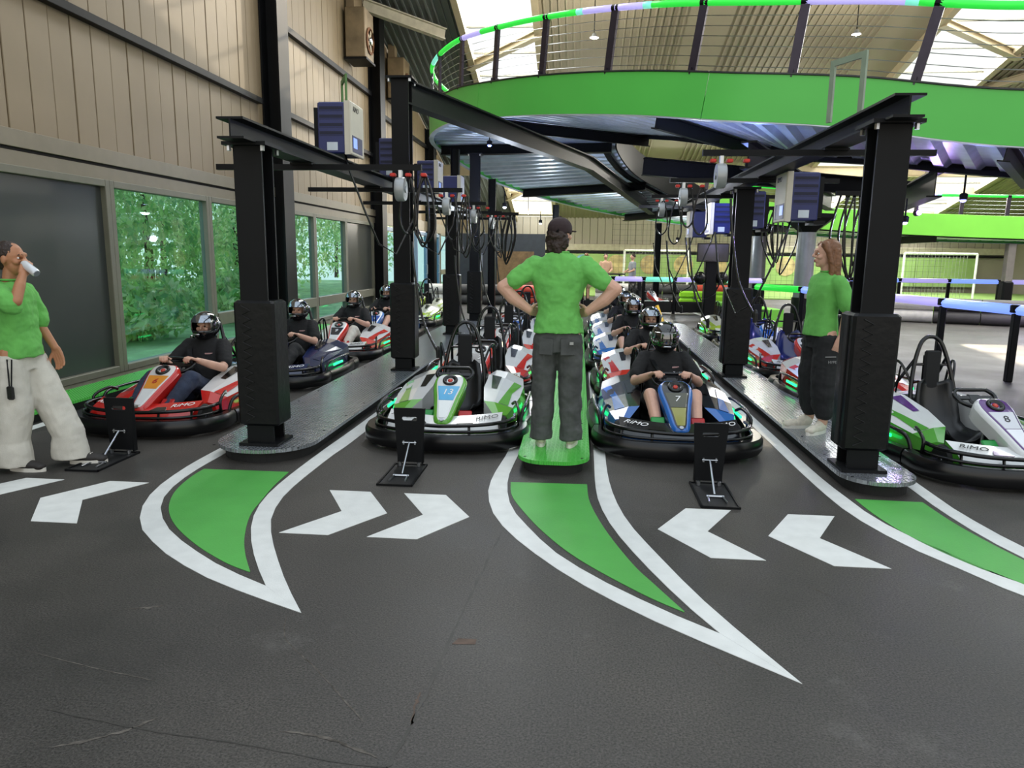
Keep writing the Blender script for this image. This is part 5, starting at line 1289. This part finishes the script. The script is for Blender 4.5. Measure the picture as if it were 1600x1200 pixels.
# ---- seated drivers
HELM = mat('helmet_black', '0C0D0F', .15, var=.1, coat=1.0); VIS = mat('visor_chrome', '9AA0A8', .08, .95, var=.1)
def driver_meshes(shorts):
    D = {}
    b = MB(); rings(b, [(0, .2, .2, .13, .10), (0, .28, .42, .14, .09), (0, .36, .60, .15, .08), (0, .38, .67, .06, .05)]); chain(b, [(0, .385, .62, .05), (0, .385, .76, .048)])
    mbM = b.M; b.M = Matrix.Translation((0, .375, .815)); b.ell((0, .01, .02), (.076, .09, .10)); b.ell((0, -.02, -.05), (.055, .065, .065)); chain(b, [(0, -.088, .018, .010), (0, -.102, -.012, .013)], 8)
    for s in (-1, 1): b.ell((s * .038, -.066, -.018), (.026, .022, .022))
    b.ell((0, -.084, .030), (.045, .012, .02)); b.M = mbM
    for s in (-1, 1):
        chain(b, [(s * .185, .375, .62, .055), (s * .255, .25, .50, .046), (s * .285, .14, .445, .042), (s * .235, .02, .49, .040), (s * .165, -.09, .545, .028)])
        hand(b, (s * .165, -.09, .545), (-s * .35, -.75, .35), (-s * .3, -.4, -.8), -s, .95)
        chain(b, [(s * .10, .2, .2, .085), (s * .19, -.27, .40, .058), (s * .175, -.38, .33, .055), (s * .155, -.66, .16, .040)])
    D['body'] = (remesh(b, .006), SKIN)
    b = MB(); rings(b, [(0, .20, .16, .165, .125), (0, .23, .28, .170, .13), (0, .29, .42, .182, .13), (0, .345, .54, .198, .12), (0, .37, .62, .19, .105), (0, .38, .68, .13, .085), (0, .385, .715, .075, .066)], 26)
    for s in (-1, 1): chain(b, [(s * .175, .375, .625, .076), (s * .235, .28, .535, .074), (s * .262, .22, .49, .068)], 14)
    D['shirt'] = (remesh(b, .009, .022, .11, 3), BLACKT)
    b = MB(); rings(b, [(0, .18, .12, .16, .14), (0, .18, .30, .165, .13)])
    for s in (-1, 1):
        if shorts: chain(b, [(s * .10, .17, .2, .105), (s * .155, -.08, .315, .095), (s * .170, -.15, .35, .088)], 14)
        else: chain(b, [(s * .10, .17, .2, .105), (s * .185, -.26, .395, .080), (s * .178, -.38, .33, .076), (s * .155, -.63, .175, .060)], 14)
    D['shorts' if shorts else 'trousers'] = (remesh(b, .009, .022, .10, 2), BLACKW)
    for s in (-1, 1):
        b = MB(); b.M = Matrix.Translation((s * .15, -.68, .115)) @ Euler((-.55, 0, 0)).to_matrix().to_4x4()
        b.ell((0, .03, .02), (.042, .06, .05)); b.ell((0, -.04, .02), (.046, .09, .036)); D['shoe%d' % s] = (remesh(b, .008), SHOEB)
    # helmet: shell with a face opening, raised visor
    def shell(r, u0, u1, v0, v1, nu, nv, hole=None, th=.014, jaw=True):
        mb = MB(); g = []
        for j in range(nv + 1):
            v = v0 + (v1 - v0) * j / nv
            for i in range(nu + 1):
                u = u0 + (u1 - u0) * i / nu; row = []
                for k in (0, 1):
                    rr_ = [q - k * th for q in r]
                    x = rr_[0] * math.cos(v) * math.sin(u); y = -rr_[1] * math.cos(v) * math.cos(u); z = rr_[2] * math.sin(v)
                    if jaw and z < 0: f_ = min(1, -z / r[2]); y -= .03 * f_ * max(0, math.cos(u)); x *= 1 - .08 * f_
                    row.append((x, y, z))
                g.append(row)
        V0 = [q[0] for q in g]; V1 = [q[1] for q in g]; O = len(V0); fs = []; keep = set()
        W = nu + 1
        for j in range(nv):
            for i in range(nu):
                u = u0 + (u1 - u0) * (i + .5) / nu; v = v0 + (v1 - v0) * (j + .5) / nv
                if hole and abs((u + PI) % (2 * PI) - PI) < hole[0] and hole[1] < v < hole[2]: continue
                keep.add((i, j))
        wrap = abs((u1 - u0) - 2 * PI) < 1e-6
        for (i, j) in keep:
            a, b_, c, d = j * W + i, j * W + i + 1, (j + 1) * W + i + 1, (j + 1) * W + i
            fs += [(a, b_, c, d), (O + d, O + c, O + b_, O + a)]
            for (di, dj, e) in ((-1, 0, (d, a)), (1, 0, (b_, c)), (0, -1, (a, b_)), (0, 1, (c, d))):
                ni = (i + di) % nu if wrap else i + di
                if (ni, j + dj) not in keep and 0 <= j + dj < nv + 1: fs.append((e[0], O + e[0], O + e[1], e[1]) if True else None)
        mb.add(V0 + V1, fs); return mb
    HC = Matrix.Translation((0, .375, .822))
    mb = shell((.130, .158, .150), -PI, PI, -1.05, PI / 2 - .001, 40, 26, (.95, -.22, .34)); 
    for i, p in enumerate(mb.v): mb.v[i] = tuple(HC @ Vector(p))
    D['helmet'] = (mb.mesh('helmet', HELM, True), HELM)
    mb = shell((.136, .166, .157), -1.05, 1.05, .30, .86, 20, 8, None, .004, False)
    for i, p in enumerate(mb.v): mb.v[i] = tuple(HC @ Vector(p))
    D['visor'] = (mb.mesh('visor', VIS, True), VIS)
    mb = shell((.136, .166, .157), -1.05, 1.05, -.25, .40, 20, 8, None, .003, False)
    for i, p in enumerate(mb.v): mb.v[i] = tuple(HC @ Vector(p))
    D['visor_down'] = (mb.mesh('visor', MATS['visor_clear'], True), MATS['visor_clear'])
    mb = MB(); mb.ell((-.132, .40, .85), (.012, .022, .022)); mb.ell((.132, .40, .85), (.012, .022, .022)); mb.box((0, .375 - .185, .755), (.07, .012, .016), bev=.004); D['trim'] = (mb.mesh('helmet_trim', STEEL, True), STEEL)
    mb = MB(); 
    for s in (-1, 1): mb.ell((s * .031, .302, .824), (.012, .010, .008), None, 10, 6)
    D['eyes'] = (mb.mesh('eyes', EYED, True), EYED)
    mb = MB(); mb.box((.09, .24, .565), (.07, .006, .012), rot=(.35, 0, .45)); D['chest_mark'] = (mb.mesh('chest_mark', mat('mark_red', 'C9A0A0', .6), False), None)
    return D
DM = {False: driver_meshes(False), True: driver_meshes(True)}
def driver(label, x, y, rz, shorts=False, tm=None, visor_down=False, scale=1.06):
    D = DM[shorts]; r = thing('person', label, 'person', (x, y, 0), rz, group='helmeted drivers sitting in the karts'); r.scale = (scale,) * 3
    def ad(n, key, par=r, m=None):
        o = link(n, D[key][0], par)
        if m or not len(D[key][0].materials):
            if not len(D[key][0].materials): D[key][0].materials.append(D[key][1])
        if m: o.material_slots[0].link = 'OBJECT'; o.material_slots[0].material = m
        return o
    body = ad('body', 'body'); ad('eyes', 'eyes', r); sh = ad('tee_shirt', 'shirt'); ad('chest_mark', 'chest_mark', sh)
    ad('shorts' if shorts else 'trousers', 'shorts' if shorts else 'trousers', r, tm)
    for s in (-1, 1): ad('shoe', 'shoe%d' % s)
    h = ad('helmet', 'helmet'); ad('visor', 'visor_down' if visor_down else 'visor', h); ad('helmet_trim', 'trim', h)
    return r
# ------------------------------------------------------------------ karts and drivers in their lanes
K1 = LETTER; KW = LETTERW; RED_T = mat('lettering_red', 'B02020', .5, var=0)
# lane by the wall
kart('red and white kart with orange number plate at the head of the wall lane', -3.93, 6.98, -.03, 'red', '6', RED_T, LETTERW, belt=True)
driver('driver in blue jeans in the red kart nearest the wall panel', -3.93, 6.98, -.03, tm=JEANS)
kart('navy blue kart second in the wall lane, partly behind the padded column', -3.83, 9.35, 0, 'navy', '3', KW, LETTERW, belt=True)
driver('driver in the navy kart, leaning beside the padded column', -3.83, 9.35, 0)
kart('white kart with red trim third in the wall lane', -3.80, 11.75, 0, 'redwhite', '9', KW, LETTER, belt=True)
driver('driver in pale grey trousers in the third kart by the wall windows', -3.80, 11.75, 0, tm=LINEN)
kart('white and blue kart fourth in the wall lane, partly hidden', -3.85, 14.1, 0, 'whiteblue', '4', KW, None, belt=True)
driver('driver of the fourth kart by the wall, beside the tall padded column', -3.85, 14.1, 0, shorts=True, tm=JEANS)
kart('lime and white empty kart fifth in the wall lane with bright lamp', -3.95, 17.0, 0, 'lime', None, None, None, far=True, lamps=True)
kart('last kart of the wall lane near the glazed doors', -4.2, 19.6, 0, 'lime', None, None, None, far=True)
# empty lane left of the green walkway
kart('white and green empty kart with light blue number plate facing the stop plate', -1.14, 6.87, .0, 'green', '13', KW, LETTER)
kart('white and red empty kart directly behind the white and green kart', -1.16, 9.10, 0, 'redwhite', '2', KW, LETTER)
kart('white and red empty kart third in the lane left of the man', -1.12, 11.35, 0, 'redwhite', '5', KW, None, lamps=True)
kart('white empty kart fourth in the lane left of the man', -1.14, 13.6, 0, 'whiteblue', None, None, None, far=True)
kart('last empty kart in the lane left of the man', -1.14, 15.9, 0, 'redwhite', None, None, None, far=True)
# occupied lane right of the green walkway
kart('blue and black kart number seven at the head of the occupied lane', .865, 6.86, .02, 'blue', '7', KW, LETTERW, belt=True)
driver('driver in black shorts in the blue kart number seven, visor down', .865, 6.86, .02, shorts=True, visor_down=True)
kart('white and red kart right behind the blue kart number seven', .93, 9.05, .02, 'redwhite', '8', KW, LETTERW, belt=True)
driver('driver right behind the driver of the blue kart', .93, 9.05, .02)
kart('white and blue kart third in the occupied lane', 0.86, 11.2, 0, 'whiteblue', '1', KW, None, belt=True)
driver('driver in khaki shorts in the third kart of the occupied lane', 0.86, 11.2, 0, shorts=True, tm=KHAKI)
kart('white and blue kart fourth in the occupied lane', 0.88, 13.4, 0, 'whiteblue', None, None, None, far=True, belt=True)
driver('driver of the fourth kart in the occupied lane', 0.88, 13.4, 0, shorts=True, tm=KHAKI)
kart('white and blue kart fifth in the occupied lane', 0.88, 15.6, 0, 'whiteblue', None, None, None, far=True, belt=True)
driver('driver furthest back in the occupied lane', 0.88, 15.6, 0)
# right lane
kart('white, green and purple empty kart number eight at the right frame edge', 3.27, 6.42, .13, 'purple', '8', LETTER, LETTER)
kart('red and blue empty kart behind the dark-trousered woman', 3.18, 8.7, .03, 'redwhite', '1', KW, LETTER, seatcol='1C2A70')
kart('white and red empty kart third in the right lane with blue seat', 3.16, 10.85, .02, 'redwhite', None, None, LETTER, seatcol='1C2A70')
kart('white and blue empty kart fourth in the right lane with blue seat', 3.2, 13.0, .0, 'whiteblue', None, None, None, far=True, seatcol='1C2A70')
kart('white empty kart standing on the track beyond the right walkway', 3.2, 15.3, 0, 'lime', None, None, None, far=True)
kart('white and red kart parked by the lime barrier blocks in the far distance', 2.2, 24.6, .4, 'redwhite', None, None, None, far=True)
kart('green kart half hidden behind the right-hand front kart', 4.95, 6.3, .08, 'green', None, None, None, far=True)

# ------------------------------------------------------------------ flip-up stop plates
def stop_plate(label, x, y, w=.25, h=.47):
    r = thing('stop_plate', label, 'stop barrier', (x, y, 0), group='black flip-up stop plates')
    # plate outline with a hand slot: built as a ring of quads round the slot
    sl = [(.05 * math.copysign(1, math.cos(a)) * .9 + .016 * math.cos(a), h - .085 + .016 * math.sin(a)) for a in [2 * PI * (k + .5) / 16 for k in range(16)]]
    ou = []
    for px, pz in sl:
        a = math.atan2((pz - (h - .085)) * 3, px); c, s = math.cos(a), math.sin(a)
        t = 1 / max(abs(c), abs(s)); ux, uz = c * t, s * t
        zz = (h if uz > .999 else (.03 if uz < -.999 else ((h - .085) + uz * (.085 if uz > 0 else h - .115))))
        wz = (w / 2 - .032 * (1 - zz / h)); ou.append((ux * wz, zz))
    b = MB(); n = 16; T = .018
    vs = [(x_, -T / 2, z_) for x_, z_ in sl] + [(x_, -T / 2, z_) for x_, z_ in ou] + [(x_, T / 2, z_) for x_, z_ in sl] + [(x_, T / 2, z_) for x_, z_ in ou]
    fs = []
    for i in range(n):
        j = (i + 1) % n; fs += [(i, j, n + j, n + i), (2 * n + j, 2 * n + i, 3 * n + i, 3 * n + j), (i, 2 * n + i, 2 * n + j, j), (n + i, n + j, 3 * n + j, 3 * n + i)]
    b.add(vs, fs); b.build('plate', BLACKM, r)
    b = MB(); 
    for sx in (-1, 1): b.box((sx * (w / 2 - .03), .025, h * .5), (.012, .05, h * .9))
    b.build('side_flange', BLACKM, r)
    b = MB(); b.tube([(0, -.03, h * .42), (0, -.27, .02)], .008, 8); b.build('strut', STEEL, r)
    b = MB(); b.tube([(-.055, -.02, h * .42), (.055, -.02, h * .42)], .007, 8)
    for sx in (-1, 1): b.box((sx * .045, -.014, h * .42), (.012, .02, .03))
    b.build('strut_bracket', STEEL, r)
    b = MB(); b.box((0, -.24, .004), (.24, .52, .006)); b.build('pit_cover', mat('pit_dark', '101011', .6), r)
    b = MB()
    for sx in (-1, 1): b.box((sx * .125, -.24, .008), (.014, .54, .014))
    for yy in (-.505, .025): b.box((0, yy, .008), (.264, .014, .014))
    b.build('pit_frame', BLACKM, r)
    b = MB(); b.tube([(-.06, -.30, .016), (.06, -.30, .016)], .009, 8); b.tube([(-.06, -.42, .014), (-.05, -.30, .016)], .007, 6); b.tube([(.06, -.42, .014), (.05, -.30, .016)], .007, 6)
    for sx in (-1, 1): b.lathe([(.001, .0), (.016, 0), (.016, .03), (.001, .035)], 8, c=(sx * .075, -.03, .01))
    b.build('hinge', STEEL, r)
    return r
stop_plate('black stop plate in front of the white and green empty kart', -1.285, 5.46)
stop_plate('black stop plate in front of the blue kart number seven', .985, 5.27)
stop_plate('black stop plate in front of the red kart by the wall', -3.70, 5.50)

# ------------------------------------------------------------------ people far away at the barrier
def far_person(label, x, y, rz, shirt, legs, hairm, bare=False):
    r = thing('person', label, 'person', (x, y, 0), rz)
    b = MB(); rings(b, [(0, 0, .9, .14, .1), (0, 0, 1.2, .16, .1), (0, 0, 1.42, .15, .08), (0, 0, 1.48, .05, .05)], 12); chain(b, [(0, 0, 1.45, .05), (0, 0, 1.55, .045)], 8); b.ell((0, 0, 1.64), (.078, .095, .115)); b.ell((0, -.1, 1.63), (.012, .015, .02))
    for s in (-1, 1):
        chain(b, [(s * .1, 0, .9, .085), (s * .1, 0, .5, .06), (s * .1, .02, .08, .045)], 8); chain(b, [(s * .19, 0, 1.40, .05), (s * .24, -.05, 1.15, .042), (s * .18, -.22, 1.08, .035)], 8); hand(b, (s * .18, -.22, 1.08), (-s * .3, -.9, 0), (0, 0, -1), -s, .3)
    organic('body', b, .012, SKIN, r)
    b = MB(); rings(b, [(0, 0, .88, .17, .125), (0, 0, 1.15, .175, .12), (0, 0, 1.4, .18, .1), (0, 0, 1.47, .08, .07)], 14)
    for s in (-1, 1): chain(b, [(s * .17, 0, 1.4, .07), (s * .215, -.02, 1.24, .068)], 8)
    organic('tee_shirt', b, .015, shirt, r)
    b = MB(); rings(b, [(0, 0, .78, .16, .12), (0, 0, .95, .155, .115)], 12)
    for s in (-1, 1): chain(b, [(s * .09, 0, .82, .1), (s * .1, 0, .52, .085)] + ([] if bare else [(s * .1, .01, .12, .075)]), 8)
    organic('trousers', b, .015, legs, r)
    b = MB(); b.ell((0, .02, 1.68), (.085, .098, .09)); organic('hair', b, .012, hairm, r)
    for s in (-1, 1): shoe(r, s * .1, -.02, 0, SHOEB, SOLE)
PINK = mat('tee_sand', 'C9A48C', .85); GREYT = mat('tee_grey', '8A8F96', .85)
far_person('distant person in a sand-coloured top facing us at the far barrier', 1.0, 28.75, 0, PINK, BLACKW, HAIRD)
far_person('distant person in a grey tee at the far barrier, turned left', 2.0, 28.3, -1.2, GREYT, BLACKW, HAIRD)
far_person('distant person in shorts just right of the cap-wearing man', .25, 27.6, 3.0, PINK, KHAKI, HAIRG, True)
b = MB(); b.box((.9, 27.95, 1.0), (1.6, .4, .05), bev=.01); tb = tag(b.build('standing_table', BLACKP), 'black standing table between the distant people', 'table')
for sx in (-1, 1):
    b = MB(); b.box((.9 + sx * .6, 27.95, .5), (.06, .3, 1.0)); b.build('leg', BLACKP, tb)
